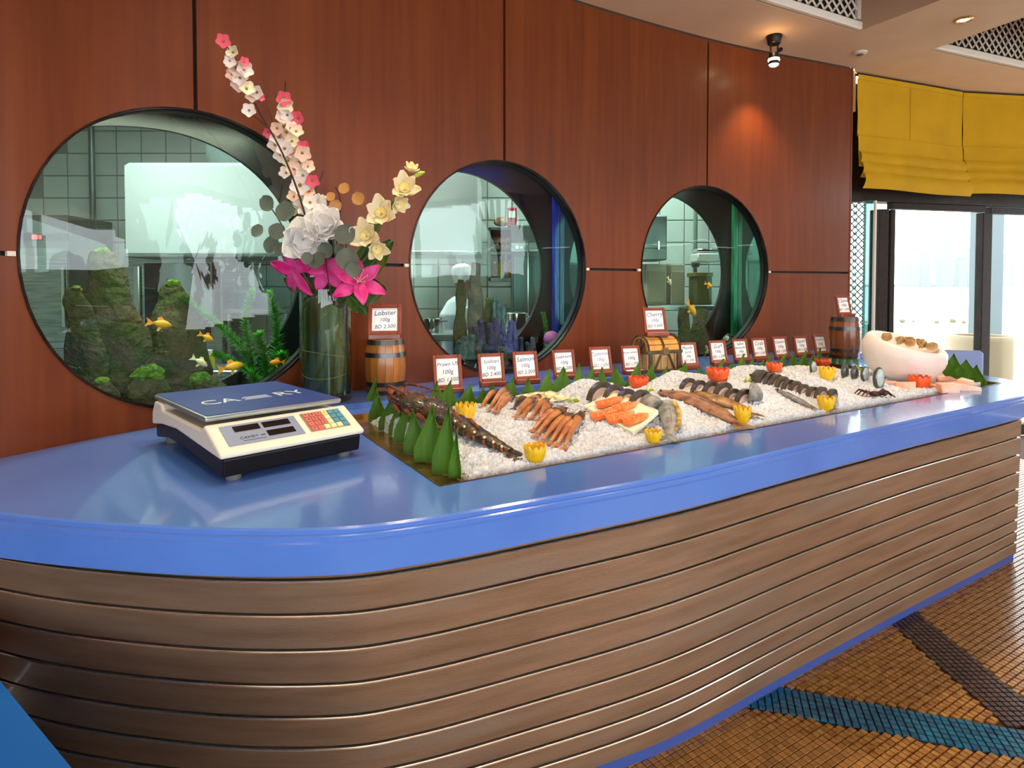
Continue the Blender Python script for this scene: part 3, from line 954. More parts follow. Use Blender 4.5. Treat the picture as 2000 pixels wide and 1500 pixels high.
# ------------------------------------------------------------------ ceiling fittings
M_blk = pm('black_metal', C(22, 18, 17), .4, metal=.4)
M_glow = pm('lamp_lens', (1, .9, .7), .4, emit=((1.0, .80, .48), 14))
M_glow2 = pm('lamp_collar', (1, .9, .7), .4, emit=((1.0, .84, .55), 4))
p = on_z(1512, 70, CEIL)
sp = thing('spotlight', 'small black ceiling spotlight hanging above the third wood panel', 'lamp', p)
MB().lathe([(.040, 0), (.042, -.006), (.036, -.022), (.034, -.042), (.030, -.046)], 20).part('mount', M_blk, sp, True)
for x in (-.018, .020): MB().tube([(x, 0, -.044), (x, 0, -.098)], .005, 8).part('arm', M_blk, sp)
MB().lathe([(.006, -.008), (.011, -.008), (.011, .008), (.006, .008)], 10, trm(.034, 0, -.074) @ rotm('X', R(90)), cap=False).part('knob', M_blk, sp, True)
MB().lathe([(.024, -.094), (.025, -.118), (.024, -.122)], 18).part('lamp_neck', M_blk, sp, True)
MB().lathe([(.029, -.122), (.031, -.130), (.028, -.136)], 18).part('glass_collar', M_glow2, sp, True)
MB().lathe([(.026, -.136), (.027, -.150), (.026, -.152)], 18).part('lamp_head', M_blk, sp, True)
MB().lathe([(.0245, -.151), (.023, -.158), (.012, -.164)], 18).part('lens', M_glow, sp, True)
lamp('SPOT', 'spot_beam', p + Vector((0, 0, -.172)), 20, (1, .70, .38), .02, rot=(R(8), 0, 0), spot=R(95), blend=.8)
lamp('POINT', 'spot_spill', p + Vector((-.03, -.06, -.09)), .35, (1, .66, .32), .012)
M_chrome = pm('chrome', C(225, 220, 212), .12, metal=1)
M_brassy = pm('brass_ring', C(206, 164, 92), .25, metal=.9)
def downlight(p, en, label, aim=(0, 0, 0), on=True):
    t = thing('downlight', label, 'lamp', p)
    MB().lathe([(.030, -.001), (.042, -.001), (.044, -.005), (.034, -.009), (.030, -.004)], 24, cap=False).part('rim', M_brassy, t, True)
    MB().lathe([(.031, -.0005), (.024, -.003), (.004, -.0045)], 20).part('lens', M_glow, t, True)
    lamp('SPOT', 'downlight_beam', Vector(p) + Vector((0, 0, -.03)), en, (1, .80, .56), .03, rot=aim, spot=R(100), blend=.9)
downlight(on_z(1882, 38, CEIL), 10, 'small round brass downlight glowing in the ceiling near the blinds')
for k, (u, w) in enumerate(((.30, .42), (.95, .30), (1.60, .36), (2.25, .40), (-.75, .15), (-.12, .52))):  # unseen lamps; the one over the vase is added to brighten the flowers
    downlight(UW(u, w, CEIL - .0), (34, 46, 46, 30, 16, 18)[k], 'round brass downlight over the %s' % ('lobster', 'salmon board', 'sliced fish rows', 'ice bowl', 'weighing scale', 'flower vase, added to brighten it')[k])
p = on_z(1680, 102, CEIL)
sk = thing('smoke_detector', 'tiny round smoke detector on the ceiling beside the coffer corner', 'detector', p)
MB().lathe([(.038, 0), (.038, -.006), (.026, -.012), (.010, -.014)], 20).part('body', M_trimw, sk, True)
MB().lathe([(.018, -.012), (.019, -.016), (.008, -.018)], 14).part('grille', pm('detector_grey', C(110, 100, 88), .5), sk, True)

# ------------------------------------------------------------------ terrace and sea outside
M_ter = pm('terrace_stone', C(150, 150, 140), .8, var=(2, C(136, 136, 126), .4, .7))
M_sea = pm('pale_sea', C(150, 160, 160), .4)
M_crm = pm('cream_render', C(158, 142, 116), .8)
M_city = pm('hazy_facade', C(140, 143, 146), .9)  # distance haze put into the facade colour of the towers
MB().box(6.5, 8.0, -.09, 14, 7.2, .10).top('terrace', M_ter, 'pale stone terrace outside the glass doors', kind='structure')
MB().box(600, 760, -1.2, 2600, 1490, .1).top('sea', M_sea, 'pale hazy sea beyond the terrace', kind='structure')
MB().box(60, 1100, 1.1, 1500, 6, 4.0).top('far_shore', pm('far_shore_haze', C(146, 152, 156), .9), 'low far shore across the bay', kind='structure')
q = on_z(1917, 738, .0); y = 5.4
c = at_y(1917, 655, y)
pt = thing('planter', 'cream round planter wall standing on the terrace', 'planter', (c.x, y, -.04))
r_ = 57 * y / 1200
MB().lathe([(r_, 0), (r_, c.z + .0), (r_ - .02, c.z + .04), (r_ - .06, c.z + .04), (r_ - .06, c.z - .05)], 32).part('planter_wall', M_crm, pt, True)
MB().lathe([(r_ - .07, c.z - .06), (.01, c.z - .05)], 24).part('soil', M_fr, pt, True)
c0, c1_ = at_y(1903, 600, 7.2), at_y(1946, 600, 7.2)
cl_ = thing('terrace_column', 'grey blue terrace column seen behind the door mullion', 'column', ((c0.x + c1_.x) / 2, 7.2, -.04))
MB().box(0, 0, 1.3, c1_.x - c0.x, .2, 2.7, c=.01).part('shaft', pm('column_grey', C(100, 112, 116), .7), cl_)
MB().box(0, 0, .04, c1_.x - c0.x + .06, .26, .08, c=.01).part('foot', pm('column_grey2', C(90, 100, 104), .7), cl_)
MB().box(30, 28, -.84, 50, 4, .62).top('sand_bank', pm('pale_sand', C(170, 164, 146), .9), 'low pale sand bank at the water edge', kind='structure')
rk = MB()
for i in range(46):
    x = 13 + i * .62 + random.uniform(-.3, .3); s = random.uniform(.05, .15)
    rk.ell((x, 27 + random.uniform(-.6, .6), -.53 + .5 * s), (s, s * .8, s * .7), nu=6, nv=4, jit=.2)
rk.top('breakwater', pm('rubble', C(112, 108, 88), .9), 'low line of rubble rocks at the edge of the bay', 'rocks', kind='stuff')
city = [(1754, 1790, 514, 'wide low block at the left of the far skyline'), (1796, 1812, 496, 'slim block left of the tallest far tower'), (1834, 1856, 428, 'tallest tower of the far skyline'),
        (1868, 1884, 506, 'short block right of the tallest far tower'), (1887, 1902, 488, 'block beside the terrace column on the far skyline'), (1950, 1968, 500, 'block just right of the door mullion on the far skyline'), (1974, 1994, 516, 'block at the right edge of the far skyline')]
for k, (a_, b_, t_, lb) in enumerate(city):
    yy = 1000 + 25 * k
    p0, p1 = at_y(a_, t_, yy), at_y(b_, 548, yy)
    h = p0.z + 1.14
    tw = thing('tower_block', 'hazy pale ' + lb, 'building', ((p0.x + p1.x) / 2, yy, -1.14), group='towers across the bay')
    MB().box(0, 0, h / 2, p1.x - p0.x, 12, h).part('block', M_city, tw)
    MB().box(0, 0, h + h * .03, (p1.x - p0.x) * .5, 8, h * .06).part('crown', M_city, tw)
# blue chair outside the counter end
p = at_y(1872, 684, 3.55)
ch = thing('blue_chair', 'pale blue padded chair back behind the green leaf points at the counter end', 'chair', trm(p.x, 3.55, 0) @ rotm('Z', R(-12)))
M_up = pm('pale_blue_fabric', C(140, 156, 206), .7)
wz = p.z
MB().box(0, .0, wz - .13, .25, .045, .26, c=.016).part('backrest', M_up, ch, True)
MB().box(0, -.14, .30, .27, .28, .05, c=.015).part('seat', M_up, ch, True)
for sx in (-.11, .11):
    for sy in (-.25, .0):
        MB().tube([(sx, sy, 0), (sx, sy, .28)], .012, 8).part('leg', M_fr, ch)
    MB().tube([(sx, 0, .28), (sx, 0, wz - .2)], .012, 8).part('back_post', M_fr, ch)
# ------------------------------------------------------------------ kitchen furniture behind the tanks
def kbox(px0, py0, px1, py1, Y, dep, c=.006, M=None):
    a, b = at_y(px0, py1, Y), at_y(px1, py0, Y)
    return MB().box((a.x + b.x) / 2, Y + dep / 2, (a.z + b.z) / 2, b.x - a.x, dep, b.z - a.z, c=c)
def kbase(px0, px1, Y, z=0):
    a, b = at_y(px0, 500, Y), at_y(px1, 500, Y)
    return ((a.x + b.x) / 2, Y + .2, z)
def to_floor(px0, px1, py0, Y):
    """pixel row of the floor at this depth, so furniture stands on it"""
    return proj((0, Y, 0.0))[1]
M_red = pm('red_display', (.3, 0, 0), .4, emit=((1, .05, .03), 3))
M_dglass = pm('dark_oven_glass', C(28, 44, 46), .08, coat=.4)
f1 = thing('kitchen_fridge', 'tall steel kitchen fridge with red digits in the largest porthole', 'fridge', kbase(25, 131, 4.4))
fy = to_floor(0, 0, 0, 4.4)
kbox(25, 420, 131, fy, 4.4, .5).part('body', M_steel2, f1, w=True)
kbox(25, 456, 131, 470, 4.385, .02, 0).part('control_panel', M_blk, f1, w=True)
kbox(25, 484, 129, fy - 30, 4.382, .02, .003).part('door', M_steel, f1, w=True)
for k in range(3): kbox(62 + k * 7, 459, 66 + k * 7, 467, 4.38, .006, 0).part('digit', M_red, f1, w=True)
kbox(120, 520, 125, 640, 4.36, .02, .004).part('handle', M_chrome, f1, w=True)
ov = thing('combi_oven', 'steel combi oven with a dark glass door below the wide white hood shape', 'oven', kbase(248, 432, 4.5))
fy = to_floor(0, 0, 0, 4.5)
kbox(248, 500, 432, fy, 4.5, .45).part('body', M_steel, ov, w=True)
kbox(283, 514, 408, 660, 4.485, .02, .004).part('door_window', M_dglass, ov, w=True)
kbox(262, 520, 270, 690, 4.47, .02, .003).part('handle', M_chrome, ov, w=True)
kbox(415, 512, 428, 640, 4.488, .02, .003).part('control_strip', M_blk, ov, w=True)
def hood(px0, py0, px1, py1, Y, dep, label):
    a, b = at_y(px0, py1, Y), at_y(px1, py0, Y)
    t = thing('extractor_hood', label, 'hood', ((a.x + b.x) / 2, Y + dep / 2, a.z))
    w, h = b.x - a.x, b.z - a.z
    MB().hull([(sx * w / 2, sy * dep / 2, z) for sx in (-1, 1) for sy in (-1, 1) for z in (0.03, h * .96)] + [(sx * w * .49, sy * dep * .45, h) for sx in (-1, 1) for sy in (-1, 1)]).part('canopy', M_hood, t)
    MB().box(0, 0, .015, w * 1.01, dep * 1.01, .03, c=.006).part('lower_rim', M_steel, t)
    MB().box(0, .1, (h + CEIL + .06 - a.z) / 2, w * .4, dep * .4, max(.05, CEIL + .06 - a.z - h)).part('duct', M_steel2, t)
    return t
M_hood = pm('white_hood', C(240, 242, 244), .3, coat=.2)
hood(246, 316, 640, 503, 4.15, .6, 'wide white hood shape standing in for reflected windows in the largest porthole')  # hood shape added for the bright windows reflected in the porthole glass
hood(770, 330, 932, 498, 4.05, .6, 'white extractor hood in the upper left of the middle porthole')
pp = thing('steam_pipe', 'dark vertical pipe between fridge and oven in the largest porthole', 'pipe', at_y(184, 560, 4.7))
pb_ = at_y(184, 560, 4.7)
MB().tube([(0, 0, 0), (0, 0, 1.3)], .022, 10).part('pipe_run', M_steel2, pp, True)
MB().lathe([(.03, .2), (.034, .22), (.03, .24)], 10).part('pipe_collar', M_blk, pp, True)
# worktable with blue tubs (right part of the big porthole)
def table(px0, px1, py, Y, dep, label):
    a, b = at_y(px0, py, Y), at_y(px1, py, Y)
    t = thing('worktable', label, 'table', ((a.x + b.x) / 2, Y + dep / 2, 0)); w = b.x - a.x
    MB().box(0, 0, a.z - .02, w, dep, .04, c=.006).part('table_top', M_steel, t)
    MB().box(0, 0, a.z * .4, w * .94, dep * .9, .02).part('undershelf', M_steel2, t)
    for sx in (-.46, .46):
        for sy in (-.43, .43):
            MB().tube([(sx * w, sy * dep, 0), (sx * w, sy * dep, a.z - .04)], .018, 8).part('leg', M_steel, t)
    return a.z
tz = table(438, 560, 602, 4.55, .4, 'steel worktable carrying blue tubs in the largest porthole')
M_tub = pm('blue_plastic', C(70, 140, 190), .4)
for k, px in enumerate((476, 512)):
    p = at_y(px, 600, 4.66); p.z = tz
    t = thing('blue_tub', 'light blue plastic tub on the kitchen worktable, %s one' % ('left' if k == 0 else 'right'), 'tub', p)
    MB().lathe([(.055, 0), (.066, .11), (.070, .112), (.062, .108), (.052, .01)], 18).part('bowl', M_tub, t, True)
    MB().ell((0, 0, .112), (.064, .064, .045), nu=14, nv=8).part('lid', pm('white_plastic', C(206, 216, 222), .4), t, True)
tz = table(60, 330, 668, 3.55, .35, 'low steel worktable behind the mossy rocks of the largest porthole')
p = at_y(190, 668, 3.66); p.z = tz
t = thing('white_bin', 'white plastic bin on the low worktable behind the mossy rocks', 'bin', p)
MB().box(0, 0, .07, .20, .16, .14, c=.02).part('body', M_white, t, True)
MB().tube([(-.06, -.085, .06), (-.06, -.1, .11), (.0, -.1, .11), (.0, -.085, .06)], .008, 6).part('handle', M_white, t)
tz = table(345, 470, 724, 3.45, .3, 'small worktable with a yellow canister in the largest porthole')
p = at_y(405, 722, 3.55); p.z = tz
t = thing('yellow_canister', 'yellow plastic canister behind the white goldfish', 'canister', p)
MB().lathe([(.04, 0), (.042, .075), (.036, .085)], 16).part('body', pm('yellow_plastic', C(200, 190, 20), .35), t, True)
MB().lathe([(.036, .085), (.034, .105), (.02, .108)], 16).part('lid', M_white, t, True)
# middle porthole
tz = table(800, 935, 652, 3.32, .34, 'steel worktable at the cook in the middle porthole')
p = at_y(838, 648, 3.46); p.z = tz
def pot(p, r, h, label, lid=False):
    t = thing('cooking_pot', label, 'pot', p)
    MB().lathe([(r * .97, 0), (r, .01), (r, h), (r * 1.05, h + .004), (r * .95, h + .002), (r * .93, .012), (.01, .01)], 22).part('body', M_chrome, t, True)
    for sx in (-1, 1):
        MB().tube([(sx * r, -.02, h * .8), (sx * (r + .03), -.02, h * .82), (sx * (r + .03), .02, h * .82), (sx * r, .02, h * .8)], .005, 6).part('handle', M_chrome, t)
    return t
pot(p, .075, .075, 'steel pot on the worktable left of the cook')
tz = table(950, 1062, 652, 3.42, .40, 'steel worktable with a tall chrome pot in the middle porthole')
p = at_y(1008, 652, 3.56); p.z = tz
pot(p, .07, .11, 'tall chrome pot at the lower right of the middle porthole')
f2 = thing('kitchen_oven', 'grey steel upright oven beside the bread shelf in the middle porthole', 'oven', kbase(998, 1075, 4.5))
fy = to_floor(0, 0, 0, 4.5)
kbox(998, 440, 1085, fy, 4.5, .4).part('body', M_steel2, f2, w=True)
kbox(998, 474, 1085, 492, 4.485, .02, .003).part('control_panel', M_steel, f2, w=True)
for k in range(3):
    q = at_y(1010 + k * 9, 483, 4.47)
    MB().lathe([(.014, 0), (.012, .016)], 10, trm(q) @ rotm('X', R(90))).part('knob', M_chrome, f2, True, w=True)
kbox(1002, 500, 1082, 640, 4.485, .02, .004).part('door', pm('oven_door', C(70, 92, 92), .25, metal=.5), f2, w=True)
kbox(1030, 470, 1033, 640, 4.46, .012, .002).part('handle', M_chrome, f2, w=True)
sh = thing('bread_shelf', 'grey open wall shelf of bread and bottles in the middle porthole', 'shelf', kbase(955, 1002, 4.7, 1.1))
kbox(954, 444, 1002, 449, 4.68, .26, 0).part('shelf_board', M_steel2, sh, w=True)
kbox(954, 492, 1002, 497, 4.68, .26, 0).part('shelf_board', M_steel2, sh, w=True)
kbox(954, 542, 1002, 549, 4.68, .26, 0).part('shelf_board', M_steel2, sh, w=True)
kbox(954, 444, 958, 549, 4.68, .26, 0).part('side_board', M_steel2, sh, w=True)
kbox(954, 444, 1002, 549, 4.93, .012, 0).part('back_board', pm('shelf_back', C(40, 44, 46), .6), sh, w=True)
kbox(998, 444, 1002, 549, 4.68, .26, 0).part('side_board', M_steel2, sh, w=True)
M_bread = pm('bread_crust', C(150, 96, 56), .6, var=(12, C(214, 190, 150), .4, .6))
for k, (px, py, r) in enumerate(((968, 484, .040), (987, 484, .038), (972, 470, .036), (988, 469, .036), (980, 436, .05))):
    p = at_y(px, py + 6, 4.76)
    t = thing('bread_bag', 'bagged brown loaf %s the grey kitchen shelf' % ('lower left on', 'lower right on', 'upper left on', 'upper right on', 'on top of')[k], 'bread', p)
    MB().ell((0, 0, r * .7), (r * 1.3, r, r * .75), nu=12, nv=8, jit=.08).part('loaf', M_bread, t, True)
    MB().tube([(r * 1.2, 0, r * .7), (r * 1.6, 0, r * .9)], [r * .25, r * .35], 6).part('bag_end', pm('clear_bag', C(210, 206, 196), .3), t, True)
for k, (px, col, h, nm) in enumerate(((966, C(170, 40, 40), .11, 'red'), (977, C(210, 214, 40), .15, 'yellow'), (988, C(214, 226, 236), .16, 'white'), (995, C(230, 140, 60), .12, 'orange'))):
    p = at_y(px, 541, 4.74)
    t = thing('bottle', '%s bottle on the lower level of the grey kitchen shelf' % nm, 'bottle', p)
    MB().lathe([(.018, 0), (.02, .01), (.02, h * .62), (.009, h * .8), (.009, h)], 12).part('body', pm('bottle_' + nm, col, .35), t, True)
    MB().lathe([(.011, h * .92), (.011, h + .01), (.006, h + .012)], 10).part('cap', M_white, t, True)
p = at_y(1000, 440, 4.6); t = thing('red_box', 'small red carton on top of the kitchen oven', 'carton', p)
MB().box(0, .03, .06, .07, .08, .14, c=.004).part('body', pm('red_card', C(170, 30, 44), .5), t)
MB().box(0, -.012, .08, .05, .004, .05).part('paper_label', M_white, t)
# small porthole
cb = thing('wall_cabinet', 'grey steel wall cabinet with a pale handle in the smallest porthole', 'cabinet', kbase(1225, 1303, 4.35, 1.2))
kbox(1215, 420, 1303, 508, 4.35, .35).part('body', M_steel2, cb, w=True)
kbox(1217, 422, 1302, 485, 4.335, .02, .003).part('door', M_steel2, cb, w=True)
kbox(1285, 470, 1289, 488, 4.32, .016, .003).part('handle', M_chrome, cb, w=True)
wu = thing('wall_heater', 'white wall unit with a chrome top in the smallest porthole', 'heater', kbase(1362, 1412, 4.6, 1.1))
kbox(1362, 494, 1408, 512, 4.6, .2, .01).part('body', M_white, wu, True, w=True)
kbox(1362, 485, 1408, 493, 4.62, .16, .008).part('top_tray', M_chrome, wu, True, w=True)
pp = thing('water_pipe', 'pale green vertical pipe on the tiled wall in the smallest porthole', 'pipe', at_y(1357, 600, 4.85))
MB().tube([(0, 0, -.3), (0, 0, 1.3)], .016, 10).part('pipe_run', pm('pipe_green', C(120, 140, 124), .5), pp, True)
MB().box(0, -.01, .36, .06, .05, .09, c=.01).part('valve_box', M_steel2, pp)
tz = table(1225, 1425, 596, 4.4, .4, 'steel worktable in the smallest porthole')
M_reflect = pm('reflection_cream', C(206, 196, 172), .5)  # cream boxes added in place of the outdoors reflected in the glass
for k, (a_, b_) in enumerate(((1262, 1302), (1310, 1338))):
    t = thing('reflection_panel', '%s cream panel standing in for an outdoor reflection in the smallest porthole' % ('wider' if k == 0 else 'narrower'), 'cabinet', kbase(a_, b_, 4.55, tz))
    q = proj((0, 4.55, tz))[1]
    kbox(a_, 516, b_, q, 4.55, .22, .005).part('body', M_reflect, t, w=True)
    kbox(a_ + 3, 530, b_ - 3, q - 4, 4.54, .014, .003).part('door', pm('reflection_tan', C(186, 170, 140), .5), t, w=True)
t = thing('olive_box', 'olive green crate behind the yellow fish in the smallest porthole', 'crate', kbase(1362, 1392, 4.5, tz))
q = proj((0, 4.5, tz))[1]
kbox(1360, 534, 1391, q, 4.5, .2, .005).part('body', pm('olive_card', C(110, 112, 60), .6), t, w=True)
kbox(1358, 532, 1393, 540, 4.49, .22, .003).part('lid', pm('olive_card2', C(130, 126, 60), .6), t, w=True)

# ------------------------------------------------------------------ the cook
def remesh(mb, voxel, name):
    me = mb.mesh('tmp', None)
    ob = bpy.data.objects.new('tmp', me); COL.objects.link(ob)
    md = ob.modifiers.new('r', 'REMESH'); md.mode = 'VOXEL'; md.voxel_size = voxel * K
    sm = ob.modifiers.new('s', 'SMOOTH'); sm.factor = .5; sm.iterations = 4
    dg = bpy.context.evaluated_depsgraph_get()
    m2 = bpy.data.meshes.new_from_object(ob.evaluated_get(dg))
    out = MB().add([v.co / K for v in m2.vertices], [tuple(p.vertices) for p in m2.polygons])
    bpy.data.objects.remove(ob); bpy.data.meshes.remove(m2)
    return out
hp = at_y(903, 548, 3.92)                              # centre of the head
ck = thing('person', 'cook in white jacket and white cap bending over the worktable', 'person', trm(hp.x, hp.y, 0) @ rotm('Z', R(-55)))
HZ = hp.z                                              # the cook faces local +Y (right, away)
sk_ = MB()
sk_.ell((0, .012, HZ), (.052, .064, .078), nu=16, nv=12)                       # head
sk_.ell((0, .074, HZ - .012), (.010, .014, .016)); sk_.ell((0, .055, HZ - .045), (.030, .022, .022))   # nose, jaw
for sx in (-1, 1): sk_.ell((sx * .053, .004, HZ - .008), (.008, .014, .020))   # ears
sk_.tube([(0, .0, HZ - .05), (0, -.02, HZ - .13)], [.030, .036], 12)           # neck
sk_.tube([(0, -.02, HZ - .12), (0, -.03, HZ - .22), (0, -.03, HZ - .40), (0, -.02, HZ - .52)], [.06, .115, .095, .11], 14, flat=.62)
for sx in (-1, 1):
    sk_.tube([(sx * .10, -.02, HZ - .17), (sx * .155, .03, HZ - .33), (sx * .12, .17, HZ - .37), (sx * .10, .22, HZ - .37)], [.038, .030, .024, .018], 10)
    for f in range(4): sk_.tube([(sx * .10 + (f - 1.5) * .012, .215, HZ - .37), (sx * .10 + (f - 1.5) * .013, .250, HZ - .385)], [.0075, .006], 6)
    sk_.tube([(sx * .10 - sx * .02, .21, HZ - .37), (sx * .10 - sx * .035, .235, HZ - .375)], [.008, .006], 6)
    sk_.tube([(sx * .055, -.02, HZ - .50), (sx * .06, -.01, HZ - .78), (sx * .06, -.03, .07)], [.068, .05, .034], 10)
    sk_.ell((sx * .06, .02, .035), (.034, .08, .035))
remesh(sk_, .007, 'b').part('body', pm('skin', C(150, 98, 70), .55), ck, True, sharp=180)
jk = MB()
jk.tube([(0, -.015, HZ - .105), (0, -.02, HZ - .14), (0, -.03, HZ - .22), (0, -.03, HZ - .40), (0, -.02, HZ - .56)], [.045, .085, .13, .112, .132], 16, flat=.66)
for sx in (-1, 1):
    jk.tube([(sx * .10, -.02, HZ - .165), (sx * .155, .03, HZ - .33), (sx * .13, .11, HZ - .355)], [.050, .042, .036], 10)
remesh(jk, .008, 'j').part('jacket', pm('white_cotton', C(232, 236, 238), .8), ck, True, sharp=180)
tr_ = MB()
for sx in (-1, 1): tr_.tube([(sx * .05, -.02, HZ - .52), (sx * .06, -.01, HZ - .78), (sx * .06, -.03, .08)], [.08, .06, .05], 10)
tr_.part('trousers', pm('dark_trousers', C(40, 42, 50), .8), ck, True)
cp = MB().lathe([(.056, -.02), (.060, .012), (.066, .048), (.058, .078), (.03, .094), (.004, .096)], 18, trm(0, .0, HZ + .012) @ rotm('X', R(8)))
cp.part('cap', pm('cap_cotton', C(226, 226, 214), .8), ck, True)
for sx in (-1, 1): MB().ell((sx * .020, .072, HZ + .004), (.007, .004, .004), nu=8, nv=5).part('eye', M_blk, ck, True)

# ------------------------------------------------------------------ life inside the tanks
def in_tank(i, px, py, d):
    c = SW[i]; o = wp(c, ZC, d); tg = (wp(c + .1) - wp(c - .1)).normalized(); n = Vector((-tg.y, tg.x, 0))
    r = ray(px, py); q = Vector((0, 0, CAMZ)); t = (o - q).dot(n) / r.dot(n)
    return q + r * t
def tank_frame(i, p):
    c = SW[i]; tg = (wp(c + .1) - wp(c - .1)).normalized()
    return frame(p, tg, Vector((-tg.y, tg.x, 0)), Vector((0, 0, 1)))
M_rock = pm('mossy_rock', C(74, 66, 46), .85, var=(9, C(54, 70, 22), .42, .6), var2=(5, C(98, 88, 66), .52, .72), bump=(26, 1, .04))
M_moss = pm('moss', C(104, 142, 30), .9, var=(40, C(50, 86, 14), .4, .6), bump=(90, 1, .02))
def rock(i, pts, d, label, flat=.7, moss=True, mat=None):
    """pts: (px, py, half width in px) from the foot up"""
    P = [in_tank(i, a, b, d) for a, b, r in pts]; sc = P[0].y / 1200
    P[0].z = min(P[0].z, ZC - .49)
    foot = P[0].copy(); t = thing('aquarium_rock', label, 'rock', tank_frame(i, foot))
    I = TM[t].inverted(); L = [I @ p for p in P]
    path = []; rad = []
    for k in range(len(L) - 1):
        for j in range(4):
            f = j / 4; path.append(L[k].lerp(L[k + 1], f)); rad.append((pts[k][2] * (1 - f) + pts[k + 1][2] * f) * sc)
    path.append(L[-1]); rad.append(pts[-1][2] * sc)
    m = MB().tube(path, rad, 16, flat=flat, up=(0, 1, 0))
    sd = random.random() * 50
    m.v = [p + Vector((noise.noise((p.x * 22 + sd, p.y * 22, p.z * 9)), .6 * noise.noise((p.x * 22, p.y * 22 + sd, p.z * 9)), .5 * noise.noise((p.x * 30, p.z * 30, sd)))) * min(.03, max(rad) * .42) for p in m.v]
    m.part('rock_body', mat or M_rock, t, True, sharp=28)
    if moss:
        q = MB().ell(L[-1] + Vector((0, 0, -.004)), (rad[-1] * 1.1, rad[-1] * .8, rad[-1] * .8), nu=12, nv=8, jit=.18)
        q.part('moss_cap', M_moss, t, True)
    return t
rock(0, [(226, 800, 62), (225, 700, 66), (215, 600, 46), (203, 520, 34), (200, 494, 16)], .20, 'tallest mossy rock spire in the largest porthole')
rock(0, [(178, 800, 30), (170, 700, 34), (158, 640, 26), (150, 590, 17), (149, 562, 9)], .15, 'short mossy rock stump left of the tallest spire')
rock(0, [(352, 800, 70), (350, 700, 54), (346, 620, 40), (338, 575, 26), (340, 553, 13)], .24, 'mossy rock spire in the centre of the largest porthole')
rock(0, [(280, 805, 44), (285, 770, 40), (290, 730, 26)], .12, 'low mossy boulder between the two rock spires')
rock(0, [(190, 800, 40), (195, 780, 34), (198, 745, 14)], .09, 'small round mossy boulder at the lower left rim')
rock(0, [(400, 800, 36), (398, 770, 38), (392, 740, 20)], .12, 'small mossy boulder under the white goldfish')
rock(2, [(1338, 700, 20), (1338, 660, 18), (1336, 625, 12), (1335, 600, 6)], .14, 'left dark rock spire in the smallest porthole', moss=False)
rock(2, [(1366, 700, 22), (1367, 660, 20), (1369, 625, 13), (1370, 603, 7)], .16, 'right dark rock spire in the smallest porthole', moss=False)
rock(2, [(1420, 700, 26), (1424, 680, 26), (1428, 655, 12)], .10, 'low dark rock at the lower right of the smallest porthole', moss=False)
M_fern = thin_mat('water_plant', C(76, 180, 40), C(44, 140, 26), .6, .4, 20)
def fern(i, pts, d, nl, ln, label):
    P = catmull([in_tank(i, a, b, d) for a, b in pts], 10)
    t = thing('water_plant', label, 'plant', tank_frame(i, P[0]))
    I = TM[t].inverted(); L = [I @ p for p in P]
    MB().tube(L, .003, 5).part('stem', M_fern, t)
    m = MB(); rs = random.Random(len(pts) * 7 + nl)
    for k in range(nl):
        f = k / nl * (len(L) - 1.01); a = int(f); p = L[a].lerp(L[a + 1], f - a); tg = (L[a + 1] - L[a]).normalized()
        for q in range(6):
            r = Vector((rs.uniform(-1, 1), rs.uniform(-1, 1), rs.uniform(-1, 1))); r = (r - tg * r.dot(tg)).normalized() + tg * .45
            l = ln * rs.uniform(.7, 1.1) * (1 - .35 * k / nl); s = r.cross(tg).normalized() * .0032
            m.add([p - s, p + s, p + r * l * .6 + s, p + r * l, p + r * l * .6 - s], [(0, 1, 2, 3, 4)])
    m.part('needle_leaves', M_fern, t)
fern(0, [(500, 770), (478, 690), (420, 630), (352, 580)], .20, 120, .030, 'long feathery water plant leaning left across the rocks')
fern(0, [(505, 770), (490, 690), (480, 620), (492, 566)], .22, 100, .034, 'upright feathery water plant left of the green edge')
fern(0, [(525, 770), (540, 690), (538, 620), (524, 570)], .24, 110, .044, 'tallest bushy water plant beside the green edge')
fern(0, [(510, 770), (500, 740), (455, 705), (418, 690)], .15, 80, .028, 'low water plant reaching left above the orange goldfish')
fern(0, [(545, 775), (555, 730), (548, 690)], .16, 80, .046, 'short bushy water plant by the lower right rim')
fern(0, [(515, 780), (520, 740), (515, 690), (505, 650)], .17, 110, .042, 'dense water plant in front of the others')
fern(1, [(1000, 705), (1003, 685), (1008, 660)], .16, 60, .030, 'small green water plant beside the pink anemone')
fern(1, [(1065, 690), (1066, 640), (1060, 610)], .20, 50, .022, 'thin dark water plant by the blue edge strip')
M_gf = pm('goldfish', C(240, 140, 20), .4, var=(14, C(246, 180, 40), .4, .6))
M_gfw = pm('pale_goldfish', C(236, 224, 190), .4, var=(14, C(240, 190, 100), .5, .7))
